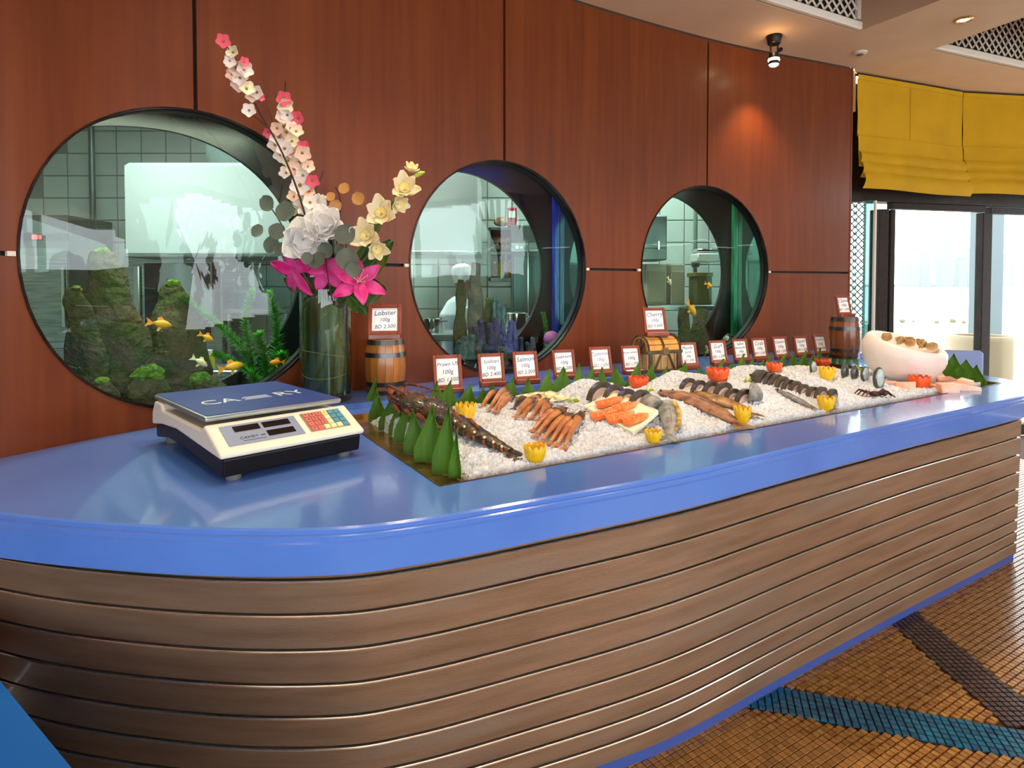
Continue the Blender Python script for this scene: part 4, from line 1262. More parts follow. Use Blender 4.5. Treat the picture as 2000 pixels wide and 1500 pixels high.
def goldfish(i, px, py, d, L, ang, label, mat=None, flip=1):
    p = in_tank(i, px, py, d); mat = mat or M_gf
    t = thing('goldfish', label, 'fish', tank_frame(i, p) @ rotm('Y', R(ang)) @ Matrix.Diagonal((flip, 1, 1, 1)))
    if flip < 0:
        t.matrix_basis = (lambda P: (setattr(P, 'translation', TM[t].translation * K), P)[1])(tank_frame(i, p) @ rotm('Z', R(180)) @ rotm('Y', R(-ang)))
        TM[t] = tank_frame(i, p) @ rotm('Z', R(180)) @ rotm('Y', R(-ang))
    MB().tube([(L * x, 0, L * z) for x, z in ((.5, -.01), (.44, 0), (.30, .02), (.08, .03), (-.14, .02), (-.28, .01))], [L * r for r in (.02, .08, .15, .19, .12, .05)], 12, flat=1.25, up=(0, 1, 0)).part('fish_body', mat, t, True, sharp=180)
    def fin(pts, name):
        MB().prism([(L * a, L * b) for a, b in pts], -L * .012, L * .012, rotm('X', R(90))).part(name, mat, t)
    fin([(-.26, .03), (-.58, .22), (-.50, .02), (-.60, -.20), (-.26, -.03)], 'tail_fin')
    fin([(.18, .18), (.02, .34), (-.14, .28), (-.12, .12)], 'dorsal_fin')
    fin([(.12, -.14), (.0, -.34), (-.08, -.28), (-.02, -.14)], 'belly_fin')
    for sy in (-1, 1): MB().ell((L * .40, sy * L * .075, L * .03), (L * .025, L * .02, L * .025), nu=8, nv=5).part('eye', M_blk, t, True)
goldfish(0, 312, 633, .10, .070, 12, 'orange goldfish with a forked tail between the two rock spires')
goldfish(0, 403, 659, .16, .052, 30, 'small orange goldfish at the right flank of the centre rock')
goldfish(0, 390, 707, .09, .056, 35, 'pale white goldfish below the centre rock', M_gfw)
goldfish(0, 452, 717, .08, .080, -8, 'long orange goldfish just above the scale plate')
goldfish(0, 541, 708, .12, .056, 4, 'yellow goldfish at the lower right rim near the vase', None, -1)
goldfish(2, 1384, 557, .10, .060, 22, 'yellow fish in the middle of the smallest porthole')
goldfish(2, 1350, 604, .08, .095, 55, 'slender orange fish diving above the dark rocks', M_gf)
goldfish(2, 1307, 549, .12, .050, 65, 'white and orange fish at the left of the smallest porthole', M_gfw)
# coral ornaments in the middle tank
def coral(px, py, w, h, d, col, label, n=5, knob=True):
    f = in_tank(1, px, py, d); sc = f.y / 1200; t = thing('coral', label, 'coral', tank_frame(1, Vector((f.x, f.y, f.z))))
    mt = pm('coral_%d' % px, col, .7, var=(25, tuple(c * .4 for c in col), .4, .65), bump=(60, .8, .02))
    rs = random.Random(px)
    MB().ell((0, 0, h * sc * .05), (w * sc * .5, w * sc * .4, h * sc * .14), nu=12, nv=7, jit=.15).part('coral_base', mt, t, True)
    for k in range(n):
        x = (k / max(1, n - 1) - .5) * w * sc * .8; hh = h * sc * rs.uniform(.7, 1.0)
        pth = [(x, rs.uniform(-.01, .01), 0), (x + rs.uniform(-.01, .01), 0, hh * .5), (x + rs.uniform(-.012, .012), 0, hh)]
        MB().tube(pth, [w * sc * .16, w * sc * .13, w * sc * .10], 9).part('coral_branch', mt, t, True)
        if knob: MB().ell(pth[-1], (w * sc * .12,) * 3, nu=9, nv=6, jit=.1).part('coral_tip', mt, t, True)
rock(1, [(900, 720, 15), (899, 645, 13), (900, 590, 11), (902, 545, 7)], .18, 'dark upright stone pillar in front of the cook', moss=False)
rock(1, [(928, 720, 16), (928, 620, 15), (928, 560, 14), (928, 512, 9)], .20, 'grey upright stone pillar right of the cook', moss=False, mat=pm('pale_rock', C(120, 116, 100), .8, var=(8, C(70, 76, 66), .4, .65), bump=(30, .8, .02)))
rock(1, [(956, 720, 16), (954, 640, 11), (955, 585, 7)], .17, 'olive stone pillar behind the purple coral')
coral(974, 660, 30, 82, .14, C(80, 130, 130), 'blue green coral fan in the middle porthole', 3)
coral(950, 685, 60, 58, .10, C(62, 60, 96), 'purple topped coral stone in the middle of the tank', 4)
coral(990, 690, 50, 60, .12, C(80, 84, 150), 'violet coral cluster left of the pink anemone', 4)
coral(915, 700, 60, 40, .09, C(60, 96, 92), 'low teal coral mound at the lower left of the middle porthole', 4)
coral(960, 712, 70, 34, .07, C(70, 80, 60), 'brown green coral mound at the bottom of the middle porthole', 5)
coral(1030, 705, 40, 44, .14, C(50, 70, 90), 'dark blue coral beside the pink anemone', 3)
f = in_tank(1, 1077, 662, .12)
t = thing('anemone', 'round pink sea anemone at the lower right of the middle porthole', 'anemone', tank_frame(1, f))
MB().ell((0, 0, 0), (.042, .035, .040), nu=16, nv=12).part('ball', pm('anemone_pink', C(206, 110, 160), .6, var=(18, C(150, 90, 200), .4, .65), bump=(70, .6, .01)), t, True)
MB().lathe([(.03, -.13), (.026, -.05), (.034, -.02)], 12).part('stalk', pm('anemone_stalk', C(190, 180, 150), .7), t, True)
# ------------------------------------------------------------------ weighing scale
sF = on_z(400, 815, CT + .130)
rv = Vector((.715, .699, 0)).normalized(); bv = Vector((-rv.y, rv.x, 0))
sc_ = thing('weighing_scale', 'cream electronic weighing scale with a blue plate beside the vase', 'scale', frame(Vector((sF.x, sF.y, CT)), rv, bv, Vector((0, 0, 1))))
M_cream = pm('cream_plastic', C(232, 220, 200), .4, coat=.1)
M_film = pm('blue_film', C(34, 48, 122), .5, spec=.3, var=(5, C(42, 56, 128), .4, .7))
def bevel(o, w, seg=2):
    m = o.modifiers.new('bevel', 'BEVEL'); m.width = w * K; m.segments = seg; m.limit_method = 'ANGLE'; m.angle_limit = R(30)
    return o
SWD, SDP = .338, .405
prof = [(-.104, .054), (-.108, .064), (-.006, .113), (.02, .100), (.31, .100), (.33, .116), (.385, .116), (.408, .085), (.410, .050), (.33, .062), (.20, .070), (.05, .062)]
XM = frame(Vector((0, 0, 0)), Vector((0, 1, 0)), Vector((0, 0, 1)), Vector((1, 0, 0)))     # (y, z) profile extruded along x
bevel(MB().prism(prof, -.004, SWD + .004, XM).part('body', M_cream, sc_), .006)
base = [(-.094, .012), (-.101, .053), (.05, .061), (.20, .069), (.33, .061), (.404, .049), (.40, .014), (.30, .030), (.15, .030)]
bevel(MB().prism(base, .004, SWD - .004, XM).part('base', M_blk, sc_), .004)
for x in (.035, SWD - .035):
    for y in (-.07, .37):
        MB().lathe([(.016, 0), (.017, .008), (.014, .022)], 14, trm(x, y, 0)).part('foot', pm('grey_rubber', C(96, 96, 94), .7), sc_, True)
MB().box(SWD / 2, .2, .108, .10, .10, .018).part('plate_support', M_blk, sc_)
pl_ = bevel(MB().box(SWD / 2, SDP / 2, .1235, SWD, SDP, .013).part('plate', M_steel, sc_), .005)
MB().box(SWD / 2, SDP / 2, .1306, SWD - .010, SDP - .010, .0012).part('plate_film', M_film, pl_)
M_ltr = pm('silver_print', C(206, 206, 214), .4)
for tx, x, sz in (('CA', .088, .072), ('RY', .270, .072)):
    text_mesh(tx, sz, None, trm(x, .165, .1316) @ Matrix.Diagonal((.92, 1.15, 1, 1)), depth=.0005).part('lettering', M_ltr, pl_)
for k in range(4):
    MB().box(.179 + .003 * (k % 2), .146 + k * .0115, .1316, .070 - .008 * (k % 2), .0030, .0006).part('fine_print', M_ltr, pl_)
s0, s1 = Vector((0, -.006, .113)), Vector((0, -.108, .064)); sd = (s1 - s0); SL = sd.length; sd.normalize()
SM = frame(s0, Vector((1, 0, 0)), -sd, Vector((1, 0, 0)).cross(-sd))       # x right, y up the slope, z out of it
def slab(x0, x1, y0, y1, z, th=.0015):
    return MB().box((x0 + x1) / 2, (y0 + y1) / 2, z, x1 - x0, y1 - y0, th, SM)
M_disp = pm('grey_blue_panel', C(132, 140, 164), .4)
M_lcd = pm('dark_lcd', C(26, 20, 22), .15, coat=.3)
dp = slab(.022, .196, -.088, -.016, .0012).part('display_panel', M_disp, sc_)
for x0, x1, y0, y1 in ((.048, .106, -.044, -.024), (.114, .178, -.044, -.024), (.114, .178, -.076, -.056)):
    slab(x0, x1, y0, y1, .0022).part('display_window', M_lcd, dp)
text_mesh('CAMRY', .0125, None, SM @ trm(.072, -.068, .0022), depth=.0004).part('lettering', pm('dark_print', C(44, 44, 60), .5), dp)
slab(.098, .108, -.069, -.066, .0021, .0005).part('fine_print', MATS['dark_print'], dp); slab(.056, .106, -.079, -.0775, .0021, .0005).part('fine_print', MATS['dark_print'], dp)
kp = slab(.212, .316, -.086, -.014, .0012).part('keypad', pm('keypad_tan', C(150, 124, 100), .5), sc_)
kc = {'r': pm('key_red', C(206, 104, 92), .5), 'y': pm('key_cream', C(232, 216, 160), .5), 'b': pm('key_blue', C(70, 140, 160), .5)}
rows = ['7 8 9 C b b', '4 5 6 y b b', '1 2 3 y b b', '0 . y y y b']
for r_i, row in enumerate(rows):
    for c_i, ch_ in enumerate(row.split()):
        kk = 'r' if ch_ in '7894561230.' else ('b' if ch_ == 'b' else 'y')
        x, y = .221 + c_i * .0165, -.022 - r_i * .0178
        ky = MB().box(x + .002, y - .003, .0028, .0135, .0145, .003, SM).part('key', kc[kk], kp)
        if ch_ not in 'by':
            text_mesh(ch_, .011, None, SM @ trm(x + .002, y - .003, .0046), depth=.0003).part('key_print', MATS['dark_print'], kp)
# ------------------------------------------------------------------ vase
vy = 2.09; vc = at_y(637, 700, vy); VX = Vector((vc.x, vy, LEDGE))
VH, VR = .378, .086
M_vglass = pane_mat('vase_glass', (.78, .86, .74), gain=1.6)
M_wrap = pm('leaf_wrap', C(58, 72, 40), .35, coat=.4, var=(7, C(24, 34, 18), .35, .65), var2=(3, C(120, 130, 96), .58, .8), stretch=(6, 6, .5))
va = thing('glass_vase', 'tall clear cylinder vase lined with green leaves', 'vase', VX)
MB().lathe([(.004, .002), (VR - .004, .002), (VR, .008), (VR, VH), (VR - .004, VH + .001), (VR - .005, VH - .002), (VR - .005, .022), (.004, .020)], 40, cap=False).part('glass_wall', M_vglass, va, True)
def wrap_fn(p, q):
    a = p * 2 * math.pi * 1.12; r = VR - .011 - .006 * p + .0025 * noise.noise((math.cos(a) * 2, math.sin(a) * 2, q * 2))
    return Vector((r * math.cos(a), r * math.sin(a), .03 + q * (VH - .075 + .018 * math.sin(3 * a))))
MB().grid(wrap_fn, 60, 8).part('leaf_lining', M_wrap, va, True)
for k, (z0, tilt) in enumerate(((.10, .3), (.16, -.25))):
    MB().tube([((VR - .008) * math.cos(a), (VR - .008) * math.sin(a), z0 + tilt * .06 * math.sin(a * 1.0 + k)) for a in [R(200 + 8 * j) for j in range(18)]], .0016, 5).part('bent_stem', pm('pale_stem', C(150, 156, 80), .5), va, True)
MB().lathe([(.004, .022), (VR - .007, .022), (VR - .007, .03), (.004, .03)], 30).part('glass_foot', M_vglass, va, True)
# ------------------------------------------------------------------ flowers
def petal(L_, W_, curl, cup, M, tipw=.35, nu=6, nv=8, ruf=0, th=.0009):
    def fn(p, q):
        w = W_ * (math.sin(math.pi * min(1, (q * .86 + .07))) ** .75) * (1 - (1 - tipw) * max(0, q - .6) * 1.2)
        x = (p - .5) * w
        z = curl * L_ * q * q + cup * W_ * ((p - .5) * 2) ** 2 + ruf * W_ * math.sin(p * 9 + q * 7) * q
        return Vector((x, L_ * q, z))
    return MB().sheet(fn, nu, nv, th, M)
M_wht = thin_mat('white_petal', C(250, 246, 244), C(252, 244, 232), .55, .3, 10)
M_crm2 = thin_mat('cream_petal', C(254, 244, 216), C(250, 230, 176), .55, .3, 12)
M_pnk = thin_mat('magenta_petal', C(232, 30, 134), C(244, 100, 176), .5, .3, 14)
M_bls = [pm('blossom_white', C(246, 226, 214), .6), pm('blossom_peach', C(248, 206, 176), .6), pm('blossom_pink', C(236, 96, 116), .6), pm('blossom_cream', C(244, 230, 190), .6)]
M_core = pm('blossom_core', C(150, 120, 40), .6)
M_grn = pm('stem_green', C(92, 110, 50), .55)
M_bark = pm('bark', C(66, 44, 34), .8)
M_euc = pm('eucalyptus', C(74, 80, 66), .6, var=(9, C(92, 98, 82), .4, .7))
M_bleaf = pm('broad_leaf', C(34, 70, 24), .28, coat=.4, var=(4, C(96, 110, 20), .5, .75), stretch=(3, .6, 1))
M_brn = pm('brown_leaf', C(176, 122, 60), .55)
bl_me = []
for k in range(4):
    m = MB()
    for q in range(5):
        petal(.023, .020, .10, .10, rotm('Z', R(72 * q)) @ rotm('X', R(22)), nu=4, nv=4, th=.0006, tipw=.9).v
    m = MB()
    for q in range(5):
        pt_ = petal(.023, .021, .10, .12, rotm('Z', R(72 * q)) @ rotm('X', R(22)), nu=4, nv=4, th=.0006, tipw=.9); m.add(pt_.v, pt_.f)
    bl_me.append((m.mesh('petals', M_bls[k], True), MB().ell((0, 0, .003), (.004, .004, .004), nu=8, nv=5).mesh('stamens', M_core, True)))
rs = random.Random(3)
def facing(p, spread=.38):
    d = (Vector((0, 0, CAMZ)) - p).normalized() * .8 + Vector((rs.uniform(-1, 1), rs.uniform(-1, 1), rs.uniform(-.6, 1))) * spread
    d.normalize()
    return look(p, Vector((0, 0, 1)).cross(d).cross(d) if abs(d.z) < .99 else (0, 1, 0), d)
def stem_path(pts, y0, y1):
    n = len(pts); return catmull([at_y(a, b, y0 + (y1 - y0) * k / (n - 1)) for k, (a, b) in enumerate(pts)], 8)
def blossom_branch(pts, y0, y1, blooms, label, twigs=()):
    P = stem_path(pts, y0, y1); t = thing('blossom_branch', label, 'flower branch', P[0]); I = TM[t].inverted()
    n = len(P)
    MB().tube(P, [.0045 - .003 * k / n for k in range(n)], 6).part('branch', M_bark, t, True, w=True)
    for tw in twigs:
        near = min(P, key=lambda q: (proj(q)[0] - tw[0][0]) ** 2 + (proj(q)[1] - tw[0][1]) ** 2)
        Q = [at_y(a, b, near.y) for a, b in tw]
        MB().tube(Q, [.0022, .0012] if len(Q) == 2 else [.0022] * (len(Q) - 1) + [.001], 5).part('twig', M_bark, t, True, w=True)
    for bx, by, k, s in blooms:
        s *= 1.22
        near = min(P, key=lambda q: (proj(q)[0] - bx) ** 2 + (proj(q)[1] - by) ** 2)
        p = at_y(bx, by, near.y + rs.uniform(-.030, .004))
        M = I @ facing(p) @ Matrix.Diagonal((s, s, s, 1))
        o = inst(bl_me[k][0], 'blossom', t, M)
        inst(bl_me[k][1], 'stamens', o, Matrix.Identity(4))
blossom_branch([(628, 640), (612, 500), (590, 400), (552, 300), (505, 215), (478, 160), (455, 112), (440, 84)], 2.09, 1.72,
               [(436, 81, 2, .8), (456, 103, 3, .75), (449, 118, 0, .7), (462, 132, 1, .95), (476, 137, 0, 1.0), (454, 146, 1, .7), (470, 152, 0, .9), (461, 168, 0, .95), (481, 174, 3, .95), (503, 180, 0, .85), (492, 186, 1, .8), (487, 216, 0, .85), (476, 122, 2, .6), (470, 145, 3, .8), (508, 190, 2, .5), (465, 160, 1, .7), (452, 128, 0, .6)],
               'longest blossoming branch arching left with a pink tip', [((470, 150), (455, 128)), ((520, 245), (487, 220))])
blossom_branch([(632, 640), (618, 500), (603, 420), (590, 360), (572, 300), (560, 240), (557, 180), (558, 158)], 2.10, 1.95,
               [(553, 192, 2, 1.0), (554, 205, 3, 1.1), (583, 230, 2, .95), (549, 232, 0, 1.0), (562, 224, 0, .9), (541, 250, 1, .9), (578, 257, 1, .9), (545, 268, 0, 1.15), (570, 276, 3, 1.0), (537, 284, 0, 1.0), (556, 290, 0, 1.1), (595, 290, 2, 1.0), (590, 298, 1, 1.1), (577, 300, 1, 1.0), (548, 302, 0, 1.0), (562, 314, 3, 1.0), (585, 318, 0, 1.1), (574, 330, 1, 1.0), (560, 338, 0, .9), (592, 342, 0, 1.0), (610, 352, 2, .95), (586, 362, 0, 1.3), (604, 374, 1, 1.0), (590, 392, 0, 1.1), (575, 385, 1, .9), (606, 396, 0, 1.0), (600, 408, 1, 1.0), (575, 408, 0, .9), (523, 258, 2, .7), (566, 252, 0, 1.0), (558, 258, 1, .9), (600, 325, 1, .9)],
               'upright blossoming branch of dense white and pink flowers', [((560, 240), (535, 180)), ((545, 270), (522, 210)), ((575, 300), (600, 285)), ((605, 400), (632, 335), (630, 332))])
def big_flower(name, px, py, y, L_, W_, n, mat, label, curl, tilt, cup, cat, foot=(637, 600), aim=None, stam=None, throat=None, ruf=0, tipw=.35, spread=.25, layers=1):
    p = at_y(px, py, y); f = at_y(foot[0], foot[1], 2.09)
    t = thing(name, label, cat, f); I = TM[t].inverted()
    A = aim if aim is not None else (Vector((0, 0, CAMZ)) - p).normalized()
    A = Vector(A).normalized()
    Mx = look(p, A.cross(Vector((1, 0, .2))), A)
    mid = (p + f) / 2 + Vector((0, .02, .0))
    MB().tube(catmull([f, mid, p - A * .02], 6), .0042, 6).part('stem', M_grn, t, True, w=True)
    for ly in range(layers):
        for k in range(n):
            s = 1 - .2 * ly
            petal(L_ * s * rs.uniform(.92, 1.06), W_ * s, curl, cup, Mx @ trm(0, 0, .006 * ly) @ rotm('Z', 2 * math.pi * (k + .5 * ly) / n + rs.uniform(-.1, .1)) @ rotm('X', R(tilt + 18 * ly + (12 if k % 2 else 0))), tipw, ruf=ruf).part('petal', mat, t, True, w=True, sharp=180)
    if throat is not None:
        MB().lathe([(.004, .002), (.014, .012), (.018, .022)], 12, Mx, cap=False).part('throat', throat, t, True, w=True)
    for k in range(stam or 0):
        a = 2 * math.pi * k / stam
        q = [Mx @ Vector((0, 0, .005)), Mx @ Vector((.010 * math.cos(a), .010 * math.sin(a), .035)), Mx @ Vector((.022 * math.cos(a), .022 * math.sin(a), .062))]
        st_ = MB().tube(q, .0012, 5).part('stamen', pm('stamen_pale', C(250, 200, 200), .5), t, True, w=True)
        MB().ell(q[-1], (.003, .003, .005), nu=6, nv=5).part('anther', pm('anther', C(190, 120, 70), .7), st_, True, w=True)
    return t
M_thr = pm('green_throat', C(170, 196, 90), .6)
big_flower('white_amaryllis', 592, 468, 1.985, .090, .074, 6, M_wht, 'large white amaryllis flower at the lower left of the bouquet', .22, 22, .10, 'flower', throat=M_thr, ruf=.05, tipw=.8, layers=2)
big_flower('white_amaryllis', 636, 448, 2.00, .088, .072, 6, M_wht, 'large white amaryllis flower at the centre of the bouquet', .22, 24, .10, 'flower', throat=M_thr, ruf=.05, tipw=.8, layers=2, aim=(.15, -1, .25))
big_flower('white_amaryllis', 622, 420, 2.06, .074, .062, 6, M_wht, 'white amaryllis half hidden behind the two large ones', .2, 30, .10, 'flower', ruf=.05, tipw=.8, aim=(0, -.8, .6))
for k, (px, py, y, L_, aim, lab) in enumerate(((745, 418, 2.02, .072, (.1, -1, .1), 'largest cream lily flower on the right spray'), (716, 462, 2.00, .068, (.0, -1, .1), 'cream lily flower low on the right spray above the broad leaf'),
                                               (790, 372, 2.03, .066, (.2, -1, .3), 'cream lily flower near the tip of the right spray'), (803, 336, 2.04, .036, (.3, -.7, .8), 'small cream lily flower at the tip of the right spray'),
                                               (776, 398, 2.05, .046, (.7, -1, -.3), 'half open cream lily flower under the spray tip'), (735, 486, 2.01, .050, (.4, -1, -.2), 'lowest cream lily flower beside the broad leaf'))):
    big_flower('cream_lily', px, py, y, L_, L_ * .62, 6, M_crm2, lab, .25, 26, .12, 'flower', foot=(650, 560), aim=aim, throat=pm('yellow_throat', C(240, 214, 120), .6), tipw=.55, ruf=.03)
bd = thing('lily_bud', 'green lily bud at the very tip of the right spray', 'flower bud', at_y(812, 342, 2.045))
MB().tube([at_y(806, 346, 2.045), at_y(814, 342, 2.045), at_y(822, 338, 2.045), at_y(830, 336, 2.045)], [.004, .008, .008, .002], 8).part('bud', pm('bud_green', C(170, 190, 70), .5), bd, True, w=True)
MB().tube(stem_path([(812, 342), (770, 400), (720, 460), (650, 560)], 2.045, 2.09), .0035, 6).part('stem', M_grn, bd, True, w=True)
big_flower('pink_lily', 575, 528, 1.995, .098, .046, 5, M_pnk, 'magenta lily drooping over the left rim of the vase', -.25, 6, .10, 'flower', aim=(-.55, -1, -.35), tipw=.3, ruf=.05)
big_flower('pink_lily', 636, 528, 1.99, .074, .042, 5, M_pnk, 'magenta lily at the middle front of the vase rim', -.25, 8, .10, 'flower', aim=(.0, -1, -.25), tipw=.3, ruf=.05)
big_flower('pink_lily', 700, 552, 1.985, .088, .046, 6, M_pnk, 'magenta lily with long stamens at the right rim of the vase', -.22, 14, .10, 'flower', aim=(.35, -1, .35), stam=6, tipw=.3, ruf=.05)
def round_leaf(px, py, r, y, mat, t, nm, yaw):
    p = at_y(px, py, y); s = r * y / 1200
    M = look(p, Vector((math.sin(yaw), .2, math.cos(yaw))), Vector((rs.uniform(-.4, .4), -1, rs.uniform(-.2, .5)))) @ trm(0, -s, 0)
    petal(2 * s, 2 * s, .06, .06, M, tipw=.95, nu=6, nv=8).part(nm, mat, t, True, w=True)
def sprig(pts, leaves, y, label, mat=None, nm='eucalyptus_sprig'):
    t = thing(nm, label, 'leaf sprig', at_y(*pts[0], y + .04))
    MB().tube(catmull([at_y(a, b, y + .03 * (1 - k / len(pts))) for k, (a, b) in enumerate(pts)], 6), .0022, 5).part('stem', M_bark, t, True, w=True)
    for k, (a, b, r) in enumerate(leaves):
        round_leaf(a, b, r, y - .012 * (k % 3), mat or M_euc, t, 'leaf', rs.uniform(-1.2, 1.2))
sprig([(600, 560), (570, 480), (545, 430), (525, 400)], [(522, 397, 16), (558, 413, 20), (541, 452, 16), (503, 451, 13), (531, 478, 17), (548, 487, 14)], 1.98, 'grey eucalyptus sprig at the left of the bouquet')
sprig([(650, 590), (640, 540), (636, 500)], [(636, 489, 16), (620, 510, 18), (600, 505, 12)], 1.94, 'grey eucalyptus sprig in front of the white flowers')
sprig([(660, 590), (672, 540), (676, 480), (674, 450)], [(674, 458, 20), (678, 506, 22), (690, 527, 15), (664, 488, 12)], 1.945, 'grey eucalyptus sprig right of the white flowers')
sprig([(650, 520), (662, 440), (664, 390), (655, 365)], [(672, 368, 11), (646, 384, 9), (700, 388, 13), (655, 402, 12)], 2.05, 'thin twig with small brown leaves above the white flowers', M_brn, 'brown_leaf_twig')
def broad(pts, y, W_, label, curl=-.1, nrm=(0, -1, .2)):
    a, b = at_y(*pts[0], y + .03), at_y(*pts[1], y)
    t = thing('broad_leaf', label, 'leaf', a)
    M = look(a, b - a, nrm)
    L_ = (b - a).length
    lf = petal(L_, W_, curl, .10, M, tipw=.45, nu=8, nv=12).part('blade', M_bleaf, t, True, w=True)
    MB().tube([M @ Vector((0, L_ * q, curl * L_ * q * q + .001)) for q in (0, .3, .6, .95)], .0016, 5).part('midrib', M_grn, lf, True, w=True)
    MB().tube([at_y(645, 600, 2.09), a], .004, 6).part('stalk', M_grn, t, True, w=True)
broad([(690, 560), (762, 470)], 2.06, .085, 'broad dark leaf pointing up right behind the cream lilies')
broad([(692, 575), (752, 566)], 2.05, .10, 'broad dark leaf behind the right magenta lily', nrm=(.2, -1, .5))
broad([(680, 575), (716, 612)], 2.04, .055, 'dark leaf drooping below the right magenta lily')
broad([(600, 560), (556, 540)], 2.03, .07, 'dark leaf behind the left magenta lily')
broad([(645, 600), (640, 525)], 2.03, .09, 'dark leaf standing in the middle of the vase mouth')
broad([(650, 590), (735, 445)], 2.10, .03, 'narrow dark leaf behind the cream lilies')
# ------------------------------------------------------------------ barrels and chest
M_stave = pm('barrel_oak', C(176, 110, 44), .32, coat=.4, var=(5, C(140, 80, 26), .35, .7), rnd=.10, stretch=(4, 4, .6))
M_hoop = pm('barrel_hoop', C(84, 84, 84), .3, metal=.9)
def barrel(p, r, h, label, yaw=0, mat=None):
    t = thing('barrel', label, 'barrel', trm(p) @ rotm('Z', yaw))
    n = 16
    pr = [(r * (.78 + .22 * math.sin(math.pi * (.08 + .84 * q))), h * q) for q in [k / 10 for k in range(11)]]
    m = MB()
    def fn(p_, q):
        a = (p_ - .5) * (2 * math.pi / n) * .97; k = q * 10; i = min(9, int(k)); f = k - i
        rr = pr[i][0] * (1 - f) + pr[i + 1][0] * f
        return Vector((rr * math.sin(a), -rr * math.cos(a), h * q))
    m.sheet(fn, 2, 10, r * .10)
    me = m.mesh('stave', mat or M_stave, True)
    for k in range(n): inst(me, 'stave', t, rotm('Z', 2 * math.pi * k / n))
    MB().lathe([(r * .70, h * .96), (.002, h * .962)], 24).part('barrel_head', mat or M_stave, t)
    MB().lathe([(r * .70, h * .02), (.002, h * .02)], 24).part('barrel_bottom', mat or M_stave, t)
    for q0, q1 in ((.02, .09), (.16, .24), (.68, .76), (.90, .985)):
        def rad(q): return r * (.78 + .22 * math.sin(math.pi * (.08 + .84 * q))) + .0016
        MB().lathe([(rad(q0) - .004, h * q0), (rad(q0) + .001, h * q0), (rad(q1) + .001, h * q1), (rad(q1) - .004, h * q1)], 40).part('hoop', M_hoop, t, True, sharp=30)
    return t
by_ = 2.22; b1 = at_y(753, 700, by_)
BH = .20
barrel(Vector((b1.x, by_, LEDGE)), .0735, BH, 'small oak barrel under the lobster card beside the vase')
b2p = on_z(1650, 686, LEDGE); b2p = at_y(1650, 686, 3.30); b2p.z = LEDGE
B2H = .225
barrel(b2p, .078, B2H, 'small dark oak barrel at the far end of the wood wall', mat=pm('barrel_dark_oak', C(132, 72, 32), .32, coat=.4, var=(5, C(96, 48, 20), .35, .7), stretch=(4, 4, .6)))
cp_ = on_z(1288, 728, LEDGE)
cyaw = R(24)
ct = thing('treasure_chest', 'small wooden treasure chest with dark bands behind the price cards', 'chest', trm(cp_.x, cp_.y + .07, LEDGE) @ rotm('Z', cyaw))
CW, CD, CH = .185, .125, .092
M_cwood = pm('chest_wood', C(196, 164, 112), .55, var=(9, C(150, 112, 66), .35, .65), rnd=.08)
M_cgold = pm('chest_lid_wood', C(206, 150, 70), .5, var=(9, C(160, 104, 40), .35, .65), rnd=.10)
M_iron = pm('chest_band', C(84, 66, 46), .55, var=(20, C(60, 46, 32), .4, .6))
for k in range(5): MB().box((k - 2) * CW / 5, -CD / 2 + .006, CH / 2 + .006, CW / 5 - .003, .012, CH - .004, c=.0015).part('front_plank', M_cwood, ct)
for sx in (-1, 1):
    for k in range(3): MB().box(sx * (CW / 2 - .006), (k - 1) * CD / 3, CH / 2 + .006, .012, CD / 3 - .003, CH - .004, c=.0015).part('side_plank', M_cwood, ct)
MB().box(0, CD / 2 - .006, CH / 2 + .006, CW, .012, CH).part('back_plank', M_cwood, ct)
MB().box(0, 0, .006, CW - .01, CD - .01, .012).part('bottom', M_cwood, ct)
for sx in (-1, 1): MB().box(sx * CW * .42, -CD / 2, CH / 2 + .004, .020, .016, CH + .006, c=.002).part('corner_band', M_iron, ct)
MB().box(0, -CD / 2 - .001, CH, CW + .008, .016, .014, c=.002).part('rim_band', M_iron, ct)
MB().box(0, -CD / 2 - .001, .008, CW + .008, .014, .014, c=.002).part('foot_band', M_iron, ct)
for sx in (-1, 1):
    MB().box(sx * (CW / 2 + .001), 0, CH, .012, CD + .006, .014, c=.002).part('rim_band', M_iron, ct)
    MB().tube([(sx * .055, -CD / 2 - .004, .012), (sx * .022, -CD / 2 - .004, CH - .012)], .006, 4).part('brace', M_iron, ct)
nl = 7
for k in range(nl):
    a0, a1 = math.pi * k / nl + .03, math.pi * (k + 1) / nl - .03
    ry, rz = CD / 2, .062
    pts = [(sx * CW / 2 * .98, -math.cos(a) * ry * s, CH + .006 + math.sin(a) * rz * s) for sx in (-1, 1) for a in (a0, a1) for s in (1, .86)]
    MB().hull(pts).part('lid_plank', M_cgold, ct)
for sx in (-1, 1):
    MB().add([(sx * (CW / 2 - .012), -math.cos(math.pi * k / 12) * CD * .44, CH + .006 + math.sin(math.pi * k / 12) * .054) for k in range(13)], [tuple(range(13))]).part('lid_end', M_cgold, ct)
    for ang in (50, 90, 130): MB().tube([(sx * (CW / 2 - .008), 0, CH + .01), (sx * (CW / 2 - .008), -math.cos(R(ang)) * CD * .44, CH + .006 + math.sin(R(ang)) * .054)], .005, 4).part('lid_spoke', M_iron, ct)
for x in (-CW * .47, -CW * .02, CW * .47):
    MB().tube([(x, -math.cos(math.pi * k / 14) * (CD / 2 + .002), CH + .006 + math.sin(math.pi * k / 14) * .064) for k in range(15)], .008, 4, flat=.6).part('lid_band', M_iron, ct)
MB().box(0, -CD / 2 - .008, CH + .004, .03, .010, .034, c=.003).part('lock', pm('lock_bronze', C(120, 96, 60), .4, metal=.6), ct)
